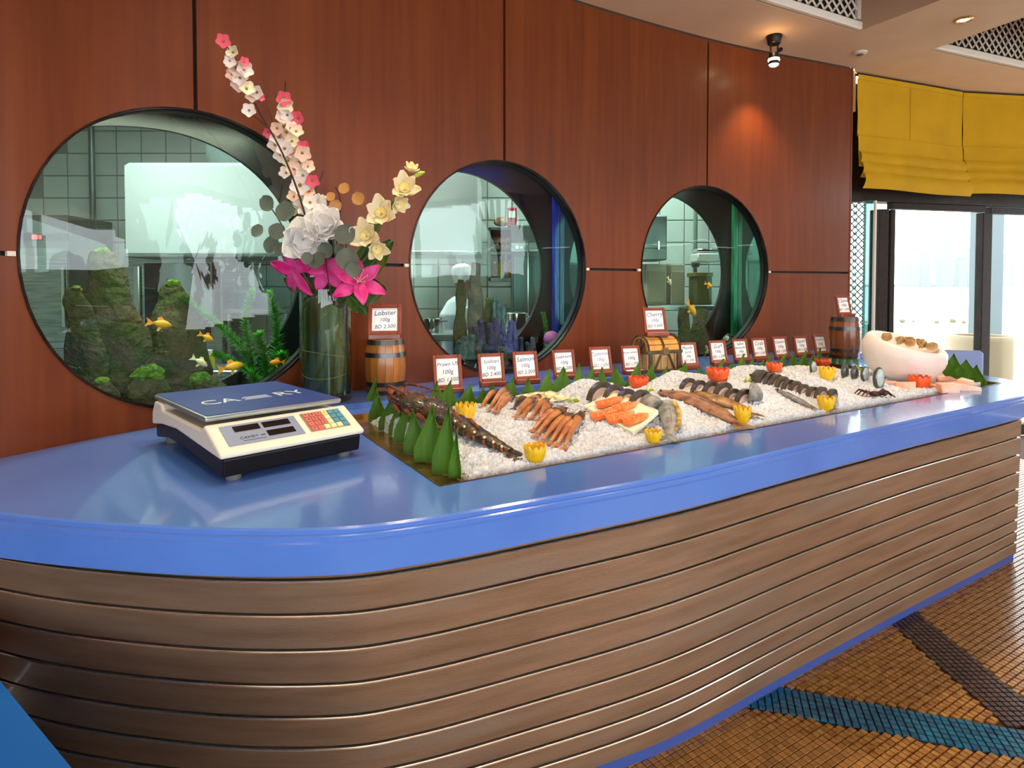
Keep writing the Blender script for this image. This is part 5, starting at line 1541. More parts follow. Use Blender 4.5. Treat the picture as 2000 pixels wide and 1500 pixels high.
# ------------------------------------------------------------------ price cards
M_cfr = pm('card_frame_wood', C(140, 62, 38), .35, coat=.3, var=(12, C(112, 44, 24), .35, .7), rnd=.12)
M_card = pm('card_white', C(240, 238, 236), .6)
M_ink = [pm('ink_blue', C(36, 44, 120), .6), pm('ink_faded', C(120, 132, 176), .6)]
def card(p, w, h, lines, label, yaw=R(20), tilt=14, ink=0, z=None):
    t = thing('price_card', label, 'sign', trm(p) @ rotm('Z', yaw), group='framed price cards')
    MB().box(0, -.004, .010, w * .98, .034, .020, c=.003).part('base', M_cfr, t)
    T = trm(0, .004, .016) @ rotm('X', R(-tilt))
    MB().box(0, .004, h / 2, w * .96, .006, h * .96, T).part('back_board', M_cfr, t)
    b = w * .12
    for x in (-w / 2 + b / 2, w / 2 - b / 2): MB().box(x, -.002, h / 2, b, .010, h, T, c=.002).part('frame_rail', M_cfr, t)
    for zz in (b / 2, h - b / 2): MB().box(0, -.002, zz, w - 2 * b, .010, b, T, c=.002).part('frame_rail', M_cfr, t)
    cd = MB().box(0, .0, h / 2, w - 2 * b + .002, .003, h - 2 * b + .002, T).part('paper', M_card, t)
    n = len(lines); fh = (h - 2 * b) / (n + .35)
    for k, tx in enumerate(lines):
        sz = min(fh * (1.1 if k == 0 else .78), (w - 2 * b) * .98 / (.50 * max(5, len(tx))))
        MM = T @ trm(rs.uniform(-.002, .002), -.0020, h - b - fh * (k + .72)) @ rotm('X', R(90)) @ rotm('Z', R(3))
        text_mesh(tx, sz, None, MM, font_shear=.2, depth=.0004).part('lettering', M_ink[ink], cd)
LST = [(878, 768, 58, 66, ['Prawn U5', '100g', 'BD 1.500'], 'prawn', 0), (962, 754, 54, 56, ['Scallops', '100g', 'BD 2.400'], 'scallops', 0), (1029, 749, 52, 55, ['Salmon', '100g', 'BD 2.200'], 'salmon', 0),
       (1104, 740, 48, 50, ['Seabream', '100g', 'BD 1.200'], 'seabream', 0), (1176, 734, 48, 50, ['Zammer', '100g', 'BD 1.200'], 'faded zammer', 1), (1236, 730, 43, 48, ['Prawn Jumbo', '100g', 'BD 1.700'], 'jumbo prawn', 0),
       (1355, 722, 41, 46, ['Meeda', '(local)', '100g', 'BD 1.200'], 'meeda', 0), (1406, 714, 40, 43, ['Gurf', '100g', 'BD 1.200'], 'gurf', 0), (1450, 709, 36, 41, ['Safee', 'Barracuda', '100g', 'BD 1.200'], 'safee', 0),
       (1487, 706, 36, 40, ['Crab', '100g', 'BD 1.200'], 'crab', 0), (1528, 702, 35, 39, ['Oysters', '100g', 'BD 1.200'], 'oysters', 0), (1569, 698, 34, 36, ['Squid', '100g', 'BD 1.200'], 'squid', 0), (1606, 695, 31, 36, ['Spring King', '100g', 'BD 1.200'], 'spring king', 0)]
for k, (px, py, w, h, lines, nm, ink) in enumerate(LST):
    p = on_z(px, py, LEDGE); s = p.y / 1200
    if to_uw(p)[1] < .835: p = p + N * (.838 - to_uw(p)[1])
    card(p, w * s, h * s, lines, 'wood framed price card reading %s, %s in the row on the ledge' % (nm, (ORD + ['last'])[k]), ink=ink)
card(Vector((b1.x, by_ - .014, LEDGE + BH * .985)), .118, .112, ['Lobster', '100g', 'BD 2.500'], 'wood framed lobster price card standing on the oak barrel', yaw=R(8))
tc = TM[ct] @ Vector((-.006, -.01, CH + .068))
card(tc, .116, .116, ['Cherry', '100g', 'BD 5.600'], 'wood framed price card standing on the treasure chest', yaw=R(16))
card(Vector((b2p.x - .01, b2p.y - .02, LEDGE + B2H * .985)), .088, .10, ['Clams', '100g', 'BD 1.200'], 'wood framed price card on the far dark barrel', yaw=R(16))
sg_ = thing('leaf_garland', 'small sprig of white edged leaves between chest and price cards', 'leaf sprig', on_z(1385, 706, LEDGE) + Vector((0, .12, 0)))
q0 = TM[sg_].translation
MB().tube([q0, q0 + Vector((.05, .02, .05)), q0 + Vector((.14, .05, .08))], .002, 5).part('stem', M_grn, sg_, True, w=True)
for k in range(9):
    pp_ = q0 + Vector((.02 + .016 * k, .01 + .005 * k, .03 + .008 * k + .012 * (k % 2)))
    petal(.030, .018, .1, .05, look(pp_, (rs.uniform(-1, 1), -.4, rs.uniform(-.2, 1)), (0, -1, .4)), tipw=.5).part('leaf', pm('variegated', C(120, 160, 80), .5, var=(40, C(230, 236, 210), .5, .6)), sg_, True, w=True)
# ------------------------------------------------------------------ leaf fences around the ice
M_leaf = thin_mat('fence_leaf', C(100, 146, 36), C(74, 122, 28), .42, .4, 5, (6, 6, .6))
def leaf_row(pts, label, y_bend=.0):
    """pts: (foot position, unit run direction, width, height, lean) for each cut point"""
    t = thing('leaf_fence', label, 'leaf border', pts[0][0])
    for (p, d, w, h, ln) in pts:
        side = Vector((d.y, -d.x, 0))
        def fn(a, b, p=p, d=d, w=w, h=h, ln=ln):
            hw = w * (1 if b < .26 else max(.015, (1 - (b - .26) / .74) ** 1.12)) / 2
            return p + d * ((a - .5) * 2 * hw + ln * w * b * b) + side * (.010 * math.sin(a * math.pi) + .012 * b * b) + Vector((0, 0, h * b))
        MB().sheet(fn, 4, 8, .0012).part('leaf_point', M_leaf, t, True, w=True, sharp=60)
    return t
LF = []
# left end: (px foot, py foot, tip py, width px)
for px, py, ty, w in ((888, 936, 845, 17), (868, 928, 800, 34), (838, 905, 800, 42), (812, 888, 808, 34), (790, 866, 780, 30), (776, 852, 786, 24), (760, 842, 775, 30), (738, 826, 768, 26), (727, 812, 745, 26)):
    f = on_z(px, py, ZT + .002); s = f.y / 1200
    LF.append((f, (N * .7 - E * .7).normalized(), w * s * 1.55, (py - ty) * s * 1.1, .3 * rs.uniform(-1, 1)))
leaf_row(LF, 'row of cut green leaf points along the left end of the ice')
LB = []
tips = [(852, 742), (872, 742), (911, 748), (944, 756), (963, 746), (995, 736), (1032, 737), (1066, 720), (1092, 716), (1104, 718), (1131, 708), (1152, 714), (1175, 716), (1205, 712), (1240, 704), (1270, 712), (1297, 716), (1318, 718), (1336, 706), (1362, 716), (1382, 712), (1405, 700), (1427, 706), (1448, 690), (1466, 698), (1486, 702), (1502, 690), (1525, 690), (1550, 686), (1568, 684), (1585, 690), (1600, 678), (1617, 680), (1630, 680), (1644, 684), (1658, 684), (1672, 686)]
for k, (tx, ty) in enumerate(tips):
    # stand along w = .792 in front of the ledge
    d = ray(tx, ty); o = Vector((0, 0, CAMZ)); t_ = (UW(0, .790) - o).dot(N) / d.dot(N); tip = o + d * t_
    foot = Vector((tip.x, tip.y, ZT + .004))
    LB.append((foot, E, (.078 if k < 12 else .085) * rs.uniform(.85, 1.15), tip.z - foot.z, .25 * rs.uniform(-1, 1)))
leaf_row(LB, 'long row of cut green leaf points along the back of the ice')
LR = []
for px, ty, w in ((1826, 706, 14), (1841, 686, 24), (1861, 690, 24), (1885, 702, 28), (1905, 712, 18)):
    d = ray(px, ty); o = Vector((0, 0, CAMZ)); t_ = (UW(2.592, 0) - o).dot(E) / d.dot(E); tip = o + d * t_
    foot = Vector((tip.x, tip.y, ZT + .004)); LR.append((foot, N, w * tip.y / 1200 * 2.2, tip.z - foot.z, 0))
leaf_row(LR, 'row of five cut green leaf points at the right end of the ice')
# ------------------------------------------------------------------ lobster
M_lob = pm('lobster_shell', C(78, 56, 32), .36, coat=.3, var=(40, C(34, 24, 14), .4, .6), var2=(24, C(126, 84, 44), .55, .7), bump=(90, .5, .01))
M_lobr = pm('lobster_spines', C(150, 78, 44), .4, var=(30, C(84, 40, 26), .4, .6))
M_dot = pm('lobster_dots', C(226, 206, 170), .5)
lp_ = [on_ice(*q) for q in ((778, 806), (835, 824), (895, 846), (950, 872), (997, 889))]
lp_ = [p + Vector((0, 0, z)) for p, z in zip(lp_, (.040, .036, .026, .020, .010))]
lo = thing('lobster', 'whole dark spiny lobster lying head up on the ice', 'lobster', on_ice(860, 845))
LP = catmull(lp_, 12); n = len(LP)
ci = int(n * .50)
MB().tube(LP[:ci], [.016 + .023 * math.sin(math.pi * min(1, .15 + .8 * k / ci)) + .002 * math.sin(k * 1.9) for k in range(ci)], 16, flat=.85).part('carapace', M_lob, lo, True, w=True)
seg = (n - 1 - ci) // 6
for k in range(6):
    a = ci - 1 + k * seg; r = .030 - .0034 * k
    sgp = MB().tube(LP[a:a + seg + 2], [r, r * 1.04] + [r * .97] * (seg - 1) + [r * .90], 14, flat=.75).part('tail_segment', M_lob, lo, True, w=True)
    tg = (LP[a + 2] - LP[a]).normalized(); sd_ = tg.cross(Vector((0, 0, 1))).normalized()
    for sx in (-1, 1): MB().ell(LP[a + 2] + sd_ * sx * r * .80 + Vector((0, 0, r * .45)), (.004, .004, .004), nu=8, nv=5).part('pale_dot', M_dot, sgp, True, w=True)
    for sx in (-1, 1): MB().tube([LP[a + 2] + sd_ * sx * r * .9, LP[a + 3] + sd_ * sx * r * 1.25 - Vector((0, 0, r * .3))], [.005, .001], 6).part('side_spine', M_lobr, sgp, w=True)
tg = (LP[-1] - LP[-4]).normalized(); sd_ = tg.cross(Vector((0, 0, 1))).normalized()
for q in (-1.0, -.5, 0, .5, 1.0):
    petal(.050, .024, -.1, .02, look(LP[-3], tg + sd_ * q * .55, (0, 0, 1)), tipw=.8).part('tail_fan', M_lob, lo, True, w=True)
tg = (LP[4] - LP[0]).normalized(); sd_ = tg.cross(Vector((0, 0, 1))).normalized(); up_ = Vector((0, 0, 1))
for k in range(150):
    a = int((ci - 3) * rs.random() ** 1.5); an = rs.uniform(-1.6, 1.6); rr = .014 + .020 * math.sin(math.pi * min(1, .15 + .8 * a / ci))
    nn_ = sd_ * math.sin(an) + up_ * math.cos(an) * .85; b_ = LP[a] + nn_ * rr * .95
    MB().tube([b_, b_ + nn_ * rs.uniform(.007, .016) - tg * rs.uniform(-.004, .012)], [.0045, .0008], 5).part('spine', M_lobr if k % 3 else M_lob, lo, w=True)
for sx in (-1, 1):
    for k in range(4):
        a = LP[3 + k * 5]; f = a + sd_ * sx * .034 - up_ * .01
        kn = f + sd_ * sx * (.006 + .003 * k) + tg * (.035 + .012 * k); ft = kn + tg * .040 - up_ * .012
        MB().tube([f, kn, ft], [.0075, .006, .003], 7).part('leg', M_lobr, lo, True, w=True)
    h0 = LP[0] + sd_ * sx * .012 + up_ * .012
    MB().tube(catmull([h0, h0 - tg * .022 + sd_ * sx * .010 + up_ * .016, h0 + tg * .01 + sd_ * sx * .020 + up_ * .032, h0 + tg * .20 + sd_ * sx * .034 + up_ * .026], 6), [.008 - .0003 * k for k in range(19)], 7).part('antenna', M_lobr, lo, True, w=True)
    MB().ell(LP[1] + sd_ * sx * .016 + up_ * .022, (.006, .006, .006), nu=8, nv=6).part('eye', M_blk, lo, True, w=True)
    MB().tube([h0 - tg * .0, h0 - tg * .035 + up_ * .01, h0 - tg * .05 - up_ * .02], [.010, .008, .003], 7).part('feeler_base', M_lobr, lo, True, w=True)
# ------------------------------------------------------------------ prawns
M_prw = pm('prawn_shell', C(206, 140, 78), .4, coat=.2, var=(16, C(168, 98, 48), .35, .65), rnd=.12)
M_prh = pm('prawn_head', C(120, 84, 56), .4, var=(24, C(50, 38, 30), .4, .6))
def prawn(h, tl, label, w=.0125, dark=False):
    a, b = on_ice(*h), on_ice(*tl)
    a = a + Vector((0, 0, .016)); b = b + Vector((0, 0, .008)); mid = (a + b) / 2 + Vector((0, 0, .010))
    t = thing('prawn', label, 'prawn', on_ice(*tl), group='whole prawns on the ice')
    P = catmull([a, mid, b], 9); m = len(P)
    mb_, mh = (M_prh, M_prh) if dark else (M_prw, M_prh)
    hd_ = 6
    MB().tube(P[:hd_ + 1], [w * .3, w * .7, w * .95, w * 1.1, w * 1.12, w * 1.08, w], 9).part('head', mh, t, True, w=True)
    k = hd_
    for j in range(5):
        r = w * (1.04 - .12 * j); q = P[k:k + 3] if k + 3 <= m else P[-3:]
        MB().tube(q, [r * 1.06, r, r * .92], 9).part('body_segment', mb_, t, True, w=True); k += 2 if j != 3 else 2
    d = (P[-1] - P[-3]).normalized(); s = d.cross(Vector((0, 0, 1))).normalized()
    MB().tube(P[-4:], [w * .6, w * .5, w * .4, w * .3], 8).part('tail_stem', mb_, t, True, w=True)
    for q in (-.5, 0, .5): petal(.022, .010, 0, .02, look(P[-1], d + s * q, (0, 0, 1)), tipw=.7, nu=2, nv=4).part('tail_fin', mb_, t, True, w=True)
    u = (P[0] - P[2]).normalized()
    for q in (-1, 1): MB().tube([P[1] + s * q * .006, P[0] + u * .02 + s * q * .01 + Vector((0, 0, .012)), P[0] + u * .005 + s * q * .035 + Vector((0, 0, .022))], [.0008, .0006, .0004], 5).part('antenna', M_prh, t, True, w=True)
    for q in (-1, 1): MB().ell(P[1] + s * q * w * .6 + Vector((0, 0, w * .5)), (.0028,) * 3, nu=6, nv=5).part('eye', M_blk, t, True, w=True)
G = [('back group of prawns beside the lobster', [((971, 772), (942, 797)), ((993, 764), (956, 803)), ((998, 775), (966, 806)), ((1001, 784), (972, 808))]),
     ('middle group of prawns', [((1043, 790), (1009, 816)), ((1056, 782), (1022, 818)), ((1070, 792), (1040, 818)), ((1074, 803), (1054, 822))]),
     ('front group of prawns beside the salmon board', [((1092, 811), (1043, 843)), ((1105, 809), (1049, 853)), ((1115, 820), (1059, 865)), ((1123, 822), (1076, 868)), ((1132, 830), (1088, 872)), ((1139, 816), (1103, 877))])]
for gn, lst in G:
    for k, (h, tl) in enumerate(lst):
        prawn(h, tl, 'prawn, %s from the left in the %s' % (ORD[k], gn))
prawn((1024, 787), (1004, 801), 'small dark prawn lying between the back and middle groups', .010, True)
# ------------------------------------------------------------------ boards with scallops and salmon
M_board = pm('white_board', C(244, 234, 206), .4)
def board(quad, label, lift=.012, th=.012):
    P = [on_ice(*q) for q in quad]; c = sum(P, Vector()) / 4
    nrm = (P[1] - P[0]).cross(P[3] - P[0]).normalized()
    if nrm.z < 0: nrm = -nrm
    P = [p - nrm * (p - c).dot(nrm) + Vector((0, 0, lift)) for p in P]
    t = thing('serving_board', label, 'board', c)
    bevel(MB().add([p for p in P] + [p - nrm * th for p in P], [(3, 2, 1, 0), (4, 5, 6, 7)] + [(i, (i + 1) % 4, 4 + (i + 1) % 4, 4 + i) for i in range(4)]).part('slab', M_board, t, w=True), .003)
    cc = sum(P, Vector()) / 4
    rim = MB()
    for i in range(4):
        a, b = P[i], P[(i + 1) % 4]; rim.tube([a.lerp(cc, .03), b.lerp(cc, .03)], .003, 6)
    rim.part('rim', M_board, t, True, w=True)
    return cc, nrm
bc, bn_ = board([(1138, 800), (1199, 774), (1288, 824), (1236, 852)], 'white rectangular board carrying the salmon slices', .016)
M_slm = pm('salmon_flesh', C(240, 112, 46), .4, coat=.2, var=(7, C(246, 150, 90), .45, .62, 2), stretch=(5, 1, 1), rnd=.06)
def on_plane(px, py, c, n_):
    d = ray(px, py); o = Vector((0, 0, CAMZ)); t_ = (c - o).dot(n_) / d.dot(n_); return o + d * t_
for k, (px, py, L_, W_, lab) in enumerate(((1192, 789, .085, .036, 'back left'), (1222, 798, .075, .034, 'back right'), (1184, 812, .088, .040, 'left front'), (1214, 818, .085, .042, 'centre front'), (1243, 822, .080, .040, 'right front'))):
    p = on_plane(px, py, bc, bn_) + bn_ * .002
    dr_ = (on_plane(px + 30, py - 10, bc, bn_) - p).normalized()
    M = look(p - dr_ * L_ / 2, dr_, bn_ + Vector((0, -.12, 0)) * (k % 2))
    t = thing('salmon_slice', 'orange salmon slice, the %s one on the white board' % lab, 'salmon', p, group='salmon slices')
    I = TM[t].inverted()
    pr = [(-W_ / 2, 0), (-W_ * .32, L_ * .8), (0, L_), (W_ * .34, L_ * .86), (W_ / 2, L_ * .1), (W_ * .2, -L_ * .04)]
    MB().prism([(x, y) for x, y in pr][::-1], .001, .012, M).part('flesh', M_slm, t, w=True)
    for j in range(4): MB().tube([M @ Vector((-W_ * .4 + .02 * W_ * j, L_ * (.12 + .2 * j), .0122)), M @ Vector((0, L_ * (.24 + .2 * j), .0126)), M @ Vector((W_ * .4, L_ * (.14 + .2 * j), .0122))], .0009, 4).part('fat_line', pm('salmon_fat', C(250, 190, 140), .5), t, w=True)
sb, sn = board([(1006, 782), (1070, 770), (1112, 782), (1060, 793)], 'pale board carrying the scallops behind the prawns', .014, .008)
for k, (px, py) in enumerate(((1030, 779), (1052, 776), (1074, 777), (1092, 781))):
    p = on_plane(px, py, sb, sn) + sn * .002
    t = thing('scallop', 'cream scallop, %s from the left on the pale board' % ORD[k], 'scallop', p, group='scallops')
    MB().lathe([(.016, 0), (.018, .004), (.017, .010), (.012, .013), (.002, .013)], 16).part('flesh', pm('scallop_flesh', C(248, 226, 170), .45), t, True)
    MB().tube([(.014, 0, .006), (.02, .008, .008), (.016, .018, .007)], [.004, .005, .002], 7).part('roe', pm('scallop_roe', C(244, 190, 110), .45), t, True)
# ------------------------------------------------------------------ sliced fish standing in the ice
M_skin = pm('fish_skin', C(84, 74, 62), .35, coat=.3, var=(18, C(52, 46, 40), .4, .62), var2=(8, C(126, 116, 100), .58, .72))
M_silver = pm('silver_skin', C(146, 142, 134), .42, coat=.15, var=(22, C(100, 100, 98), .42, .62))
M_meat = pm('fish_meat', C(226, 192, 170), .5)
def slice_(px, py, w, h, label, group, skin=None, th=.016, yaw=0.0, lean=.25):
    p = on_ice(px, py); s = p.y / 1200; a, b = w * s / 2, h * s
    t = thing('fish_slice', label, 'fish slice', p - Vector((0, 0, .012)), group=group)
    d = (E * math.cos(yaw) + N * math.sin(yaw)); nrm = (N + Vector((0, 0, -lean))).normalized()
    M = frame(TM[t].translation, d, Vector((0, 0, 1)), d.cross(Vector((0, 0, 1))))
    k = 14
    out = [(a * math.cos(math.pi * i / k), b * math.sin(math.pi * i / k) ** .8) for i in range(k + 1)]
    inn = [(.74 * x, .70 * y - .002) for x, y in out]
    vs = []; fs = []
    for z, sh_ in ((-th / 2, lean * .0), (th / 2, 0)):
        for (x, y) in out: vs.append(M @ Vector((x + lean * y, y, z)))
        for (x, y) in inn: vs.append(M @ Vector((x + lean * y, y, z * .9)))
    m1 = k + 1; B = 2 * m1
    for i in range(k):
        fs += [(i, i + 1, m1 + i + 1, m1 + i), (B + i + 1, B + i, B + m1 + i, B + m1 + i + 1), (i + 1, i, B + i, B + i + 1)]
    MB().add(vs, fs).part('skin', skin or M_skin, t, True, w=True, sharp=35)
    vs = [M @ Vector((.76 * x + lean * y * .72, .72 * y, z)) for z in (-th * .42, th * .42) for (x, y) in out]
    MB().add(vs, [tuple(range(m1))[::-1], tuple(range(m1, 2 * m1))] + [(i, i + 1, m1 + i + 1, m1 + i) for i in range(k)]).part('flesh', M_ice if 0 else M_meat, t, True, w=True, sharp=35)
ROWS = [('row behind the salmon board', [(1170, 772, 58, 34), (1197, 774, 50, 30), (1221, 780, 46, 28), (1247, 792, 56, 38)], M_skin),
        ('row above the two brown fish', [(1342, 756, 40, 24), (1363, 760, 36, 24), (1386, 764, 40, 26), (1410, 770, 50, 30), (1428, 776, 40, 24), (1451, 781, 46, 28)], M_skin),
        ('row above the thin silver fish', [(1492, 742, 36, 22), (1503, 746, 36, 24), (1514, 749, 36, 24), (1526, 753, 38, 24), (1538, 757, 34, 22), (1552, 760, 34, 22), (1567, 764, 32, 20), (1585, 769, 32, 20), (1602, 773, 34, 24), (1622, 783, 30, 30)], M_skin)]
for rn, lst, sk in ROWS:
    for k, (px, py, w, h) in enumerate(lst):
        slice_(px, py, w, h, 'dark skinned fish slice, %s from the back in the %s' % (ORD[k], rn), 'fish slices in the ' + rn, sk)
def fish_piece(name, pts, rad, label, mat, flat=.7, tail=True, lift=.02, cat='fish', stripe=None, head=False):
    P = [on_ice(a, b) + Vector((0, 0, lift)) for a, b in pts]; C_ = catmull(P, 8); m = len(C_)
    RR = []
    for k in range(m):
        f = k / (m - 1) * (len(rad) - 1); i = min(int(f), len(rad) - 2); RR.append(rad[i] * (1 - f + i) + rad[i + 1] * (f - i))
    t = thing(name, label, cat, on_ice(*pts[len(pts) // 2]))
    MB().tube(C_, RR, 14, flat=flat).part('fish_body', mat, t, True, w=True, sharp=50)
    d = (C_[-1] - C_[-4]).normalized(); s = d.cross(Vector((0, 0, 1))).normalized()
    if tail:
        for q in (-.5, .5): petal(RR[-1] * 3.2 + .012, RR[-1] * 1.6 + .008, 0, .04, look(C_[-1] - d * .004, d + s * q, (0, 0, 1)), tipw=.9).part('tail_fin', mat, t, True, w=True)
    MB().tube([C_[k] + Vector((0, 0, RR[k] * flat * .92)) for k in range(m // 4, m - m // 4)], [.001] + [.004] * (m - 2 * (m // 4) - 2) + [.001], 5).part('dorsal_fin', mat, t, True, w=True)
    if stripe:
        MB().tube([C_[k] - s * RR[k] * .75 + Vector((0, 0, RR[k] * flat * .55)) for k in range(1, m - 3)], [RR[k] * .28 for k in range(1, m - 3)], 7).part('cut_edge', stripe, t, True, w=True)
    if head:
        for q in (-1, 1): petal(RR[m // 3] * 1.1, RR[m // 3] * .55, .1, .05, look(C_[m // 3] + s * q * RR[m // 3] * .85, d + s * q * .55, (0, 0, 1)), tipw=.6).part('side_fin', mat, t, True, w=True)
        for q in (-1, 1): MB().ell(C_[2] + s * q * RR[2] * .8 + Vector((0, 0, RR[2] * .4)), (.004,) * 3, nu=7, nv=5).part('eye', M_blk, t, True, w=True)
    return t
M_gold2 = pm('gold_skin', C(206, 170, 80), .3, coat=.4, var=(30, C(130, 96, 40), .4, .6))
M_bfish = pm('brown_fish', C(158, 112, 58), .38, coat=.2, var=(22, C(104, 70, 34), .42, .6), var2=(8, C(196, 156, 96), .55, .72), bump=(60, .4, .01))
M_rfish = pm('reddish_fish', C(164, 112, 78), .38, coat=.2, var=(22, C(112, 74, 50), .42, .6), var2=(8, C(196, 150, 112), .55, .72), bump=(60, .4, .01))
fish_piece('fish_tail_piece', [(1300, 800), (1308, 822), (1312, 842), (1308, 862)], [.030, .034, .026, .010], 'silver fish tail piece with a golden cut edge pointing to the front rim', M_silver, .55, stripe=M_gold2, lift=.016)
fish_piece('fish_chunk', [(1262, 788), (1272, 796), (1284, 806)], [.022, .031, .030], 'dark speckled fish chunk between salmon board and tail piece', M_silver, .8, tail=False, lift=.014)
fish_piece('brown_fish', [(1290, 770), (1340, 782), (1395, 806), (1440, 832)], [.020, .044, .040, .034, .014], 'longer reddish brown fish lying toward the front lemon', M_rfish, .42, lift=.008, head=True)
fish_piece('brown_fish', [(1352, 772), (1395, 786), (1435, 800), (1464, 814)], [.016, .036, .036, .028, .012], 'shorter golden brown fish lying behind the longer one', M_bfish, .42, lift=.012, head=True)
fish_piece('silver_end_piece', [(1462, 778), (1472, 780), (1484, 786)], [.034, .040, .018], 'round silver fish end piece closing the second slice row', M_silver, .9, tail=False, lift=.018)
fish_piece('striped_fish_head', [(1468, 742), (1478, 742), (1488, 744)], [.012, .028, .034], 'dark striped fish head at the back of the third slice row', M_skin, .9, tail=False, lift=.014, head=True)
fish_piece('thin_silver_fish', [(1516, 764), (1542, 778), (1570, 792), (1594, 803)], [.006, .012, .010, .004], 'thin silver fish lying toward the front rim', M_silver, .8, lift=.008, head=True)
fish_piece('grey_fish_tail', [(1624, 776), (1629, 790), (1631, 802)], [.016, .014, .006], 'narrow grey fish tail beside the front yellow garnish', M_silver, .8, lift=.008)
# mussels and oysters
M_mus = pm('mussel_shell', C(66, 66, 64), .3, coat=.4, var=(16, C(110, 112, 108), .5, .68))
M_pearl = pm('pearl', C(176, 190, 184), .25, coat=.4, var=(14, C(120, 140, 134), .45, .65))
for k, (px, py, s_, lab) in enumerate(((1588, 726, .030, 'at the back beside the orange garnish'), (1650, 735, .032, 'second from the back'), (1669, 738, .032, 'middle of the row'), (1689, 742, .034, 'second from the front'), (1716, 755, .046, 'largest and frontmost, open and silvery'))):
    p = on_ice(px, py)
    t = thing('mussel', 'upright shell in the ice near the ice bowl, %s' % lab, 'shell', p - Vector((0, 0, .006)), group='shells standing in the ice')
    I = TM[t].inverted()
    M = frame(p - Vector((0, 0, .006)), (E * .7 - N * .3).normalized(), (N * .7 + E * .3).normalized(), Vector((0, 0, 1)))
    MB().ell((0, 0, s_ * .8), (s_ * .55, s_ * .28, s_), M, nu=14, nv=10).part('shell', M_mus, t, True, w=True)
    MB().ell((0, -s_ * .10, s_ * .85), (s_ * .42, s_ * .22, s_ * .82), M, nu=14, nv=10).part('inner_face', M_pearl if k in (0, 3, 4) else M_mus, t, True, w=True)
# crab legs
cb_ = on_ice(1708, 775)
t = thing('crab', 'small dark red crab with spread legs on the ice', 'crab', cb_)
M_crab = pm('crab_shell', C(84, 44, 40), .4, var=(20, C(50, 26, 26), .4, .6))
MB().ell((0, 0, .012), (.022, .016, .010), nu=12, nv=8).part('shell', M_crab, t, True)
for sx in (-1, 1):
    for k in range(4):
        a = R(-50 + 34 * k); MB().tube([(sx * .016, .008 * math.sin(a), .012), (sx * (.034 + .004 * k), .03 * math.sin(a), .024), (sx * .056, .048 * math.sin(a), .004)], [.005, .004, .002], 6).part('leg', M_crab, t, True)
    MB().tube([(sx * .014, -.012, .012), (sx * .026, -.03, .018), (sx * .012, -.044, .014)], [.005, .007, .004], 7).part('claw', M_crab, t, True)
# ------------------------------------------------------------------ vegetable crowns
M_org = pm('carrot_orange', C(236, 92, 34), .45, coat=.2, rnd=.06)
M_yel = pm('pepper_yellow', C(240, 190, 24), .4, coat=.25, rnd=.06)
def crown(px, py, w, h, mat, label, n=10, lift=0):
    p = on_ice(px, py); s = p.y / 1200; r = w * s / 2; hh = h * s
    t = thing('vegetable_crown', label, 'garnish', p - Vector((0, 0, .004)), group='carved vegetable crowns')
    MB().lathe([(r * .5, 0), (r * .80, hh * .22), (r * .86, hh * .42), (r * .74, hh * .42), (r * .5, hh * .2), (.002, hh * .2)], 20).part('cup', mat, t, True)
    pet = petal(hh * .62, r * .62, .10, .14, Matrix.Identity(4), tipw=.2, nu=4, nv=5, th=.0022)
    me = pet.mesh('point', mat, True)
    for k in range(n): inst(me, 'point', t, rotm('Z', 2 * math.pi * k / n) @ trm(0, r * .80, hh * .36) @ rotm('X', R(76)))
    MB().ell((0, 0, hh * .4), (r * .35, r * .35, hh * .22), nu=10, nv=6).part('core', mat, t, True)
for px, py, w, h, lab in ((1247, 757, 42, 24, 'behind the first slice row'), (1402, 742, 46, 26, 'behind the second slice row'), (1512, 724, 32, 18, 'behind the third slice row'), (1606, 716, 32, 18, 'nearest the far barrel'), (1796, 757, 42, 26, 'in front of the ice bowl')):
    crown(px, py, w, h, M_org, 'orange carved carrot crown ' + lab)
for px, py, w, h, lab in ((910, 818, 42, 34, 'behind the lobster'), (1045, 898, 46, 34, 'at the front rim below the prawns'), (1276, 862, 34, 26, 'in front of the salmon board'), (1450, 824, 32, 34, 'at the tail of the brown fish'), (1615, 742, 30, 28, 'on top of the third ice ridge'), (1613, 801, 32, 30, 'at the front rim below the third slice row')):
    crown(px, py, w, h, M_yel, 'yellow carved pepper crown ' + lab)
for k, (px, py, lab) in enumerate(((1268, 766, 'behind the silver fish chunk'), (1462, 746, 'behind the second slice row end'), (1676, 724, 'beside the ice bowl'), (1120, 786, 'beside the scallop board'))):
    p = on_ice(px, py); t = thing('lime_twist', 'small green lime twist ' + lab, 'garnish', p)
    MB().tube([(-.018, 0, .002), (-.006, .004, .010), (.008, -.003, .008), (.02, .003, .004)], [.003, .006, .006, .002], 7).part('rind', pm('lime_rind', C(150, 170, 40), .45), t, True)
    MB().ell((0, 0, .010), (.010, .004, .007), nu=10, nv=6).part('flesh', pm('lime_flesh', C(216, 222, 140), .4), t, True)
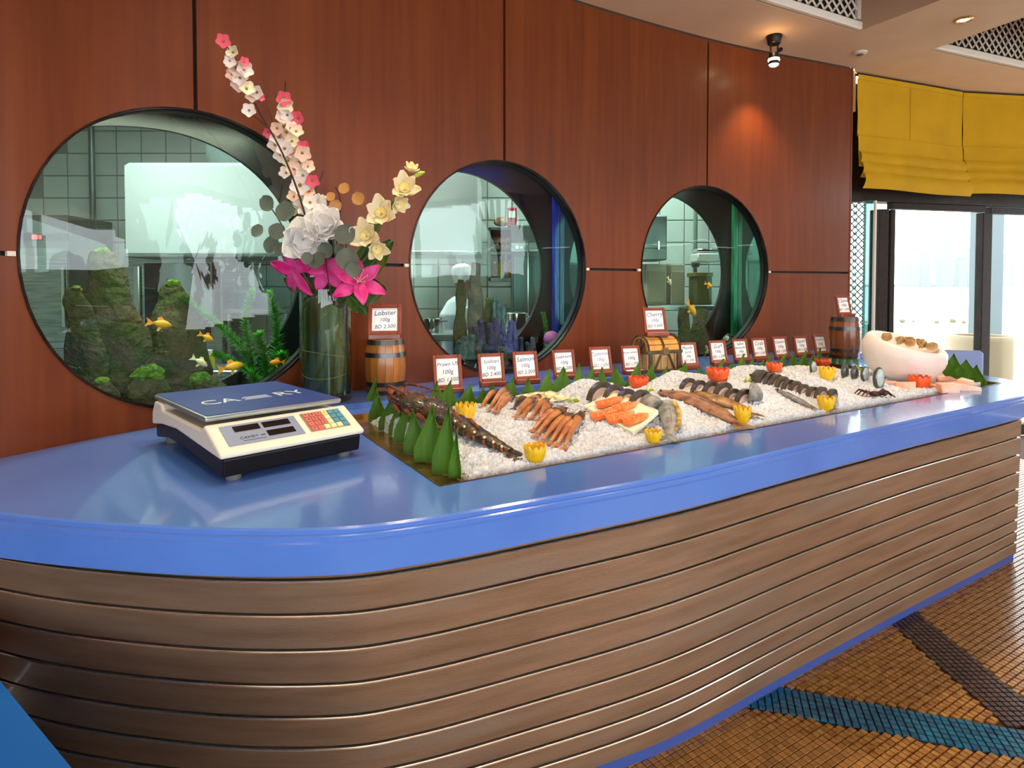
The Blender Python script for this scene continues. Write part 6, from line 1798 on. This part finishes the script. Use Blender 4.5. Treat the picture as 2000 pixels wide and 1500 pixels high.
# ------------------------------------------------------------------ carved ice bowl with shellfish
by2 = 2.74; bp_ = at_y(1746, 740, by2)
u_, w_ = to_uw(bp_); zb = ice_z(u_, w_) - .012
ib = thing('ice_bowl', 'carved frosted ice bowl holding clams and prawns', 'bowl', trm(bp_.x, by2, zb) @ rotm('Y', R(10)) @ rotm('X', R(13)))
M_iceb = pm('frosted_ice', C(240, 226, 218), .4, sss=.0, bump=(20, .15, .02), var=(6, C(232, 214, 204), .4, .7))
k_ = .166
prf = [(.45, 0), (.72, .16), (.90, .40), (.99, .66), (1.0, .80), (.96, .98), (.90, 1.05), (.80, 1.04), (.72, .92), (.62, .84), (.02, .82)]
MB().lathe([(r * k_, z * k_) for r, z in prf], 48).part('bowl', M_iceb, ib, True, sharp=60)
M_clam = pm('clam_shell', C(190, 150, 96), .5, var=(14, C(120, 88, 48), .4, .65))
Ib = TM[ib]
cl_p = [(-.095, .02), (-.06, -.012), (-.035, .016), (-.012, -.016), (.012, .012), (.035, -.014), (.058, .010), (.082, -.012), (.105, .014), (-.08, .045), (.02, .045), (.07, .045)]
for k, (x, y) in enumerate(cl_p):
    p = Ib @ Vector((x, y - .035, k_ * .98))
    t = thing('clam', 'small brown clam in the ice bowl, %s of those heaped there' % ORD[k], 'clam', trm(p) @ rotm('Z', rs.uniform(0, 6)), group='clams heaped in the ice bowl')
    for s in (-1, 1): MB().ell((0, s * .007, .018), (.021, .005, .018), rotm('X', R(s * 30)), nu=12, nv=8).part('shell_half', M_clam, t, True)
    MB().ell((0, 0, .016), (.011, .004, .009), nu=8, nv=6).part('flesh', pm('clam_flesh', C(224, 180, 120), .5), t, True)
# pink fillet chunks at the right end
M_pf = pm('pink_fillet', C(246, 178, 146), .45, var=(12, C(250, 206, 180), .4, .65), rnd=.08)
q = 0
WD = ['leftmost', 'second from the left', 'third from the left', 'fourth from the left', 'fifth from the left', 'sixth from the left', 'seventh from the left', 'eighth from the left', 'ninth from the left', 'rightmost']
for k, (px, py) in enumerate(((1745, 752), (1768, 758), (1826, 744), (1836, 758), (1846, 748), (1852, 766), (1864, 752), (1872, 762), (1884, 756), (1896, 762))):
    p = on_ice(px, py); t = thing('fish_fillet', 'pink fish fillet chunk by the right leaf points, %s' % WD[k], 'fillet', trm(p) @ rotm('Z', rs.uniform(-.3, .9)), group='pink fillet chunks')
    h = .016 + .010 * (k % 3)
    bevel(MB().hull([(sx * .034 + rs.uniform(-.006, .006), sy * .020 + rs.uniform(-.004, .004), z) for sx in (-1, 1) for sy in (-1, 1) for z in (-.006, h * rs.uniform(.7, 1.1))]).part('flesh', M_pf, t), .004)
    for j in range(2): MB().tube([(-.022, (j - .5) * .016, h * .8), (.02, (j - .5) * .014 + .003, h * .85)], .002, 5).part('fat_line', pm('pale_fat', C(252, 220, 200), .5), t)
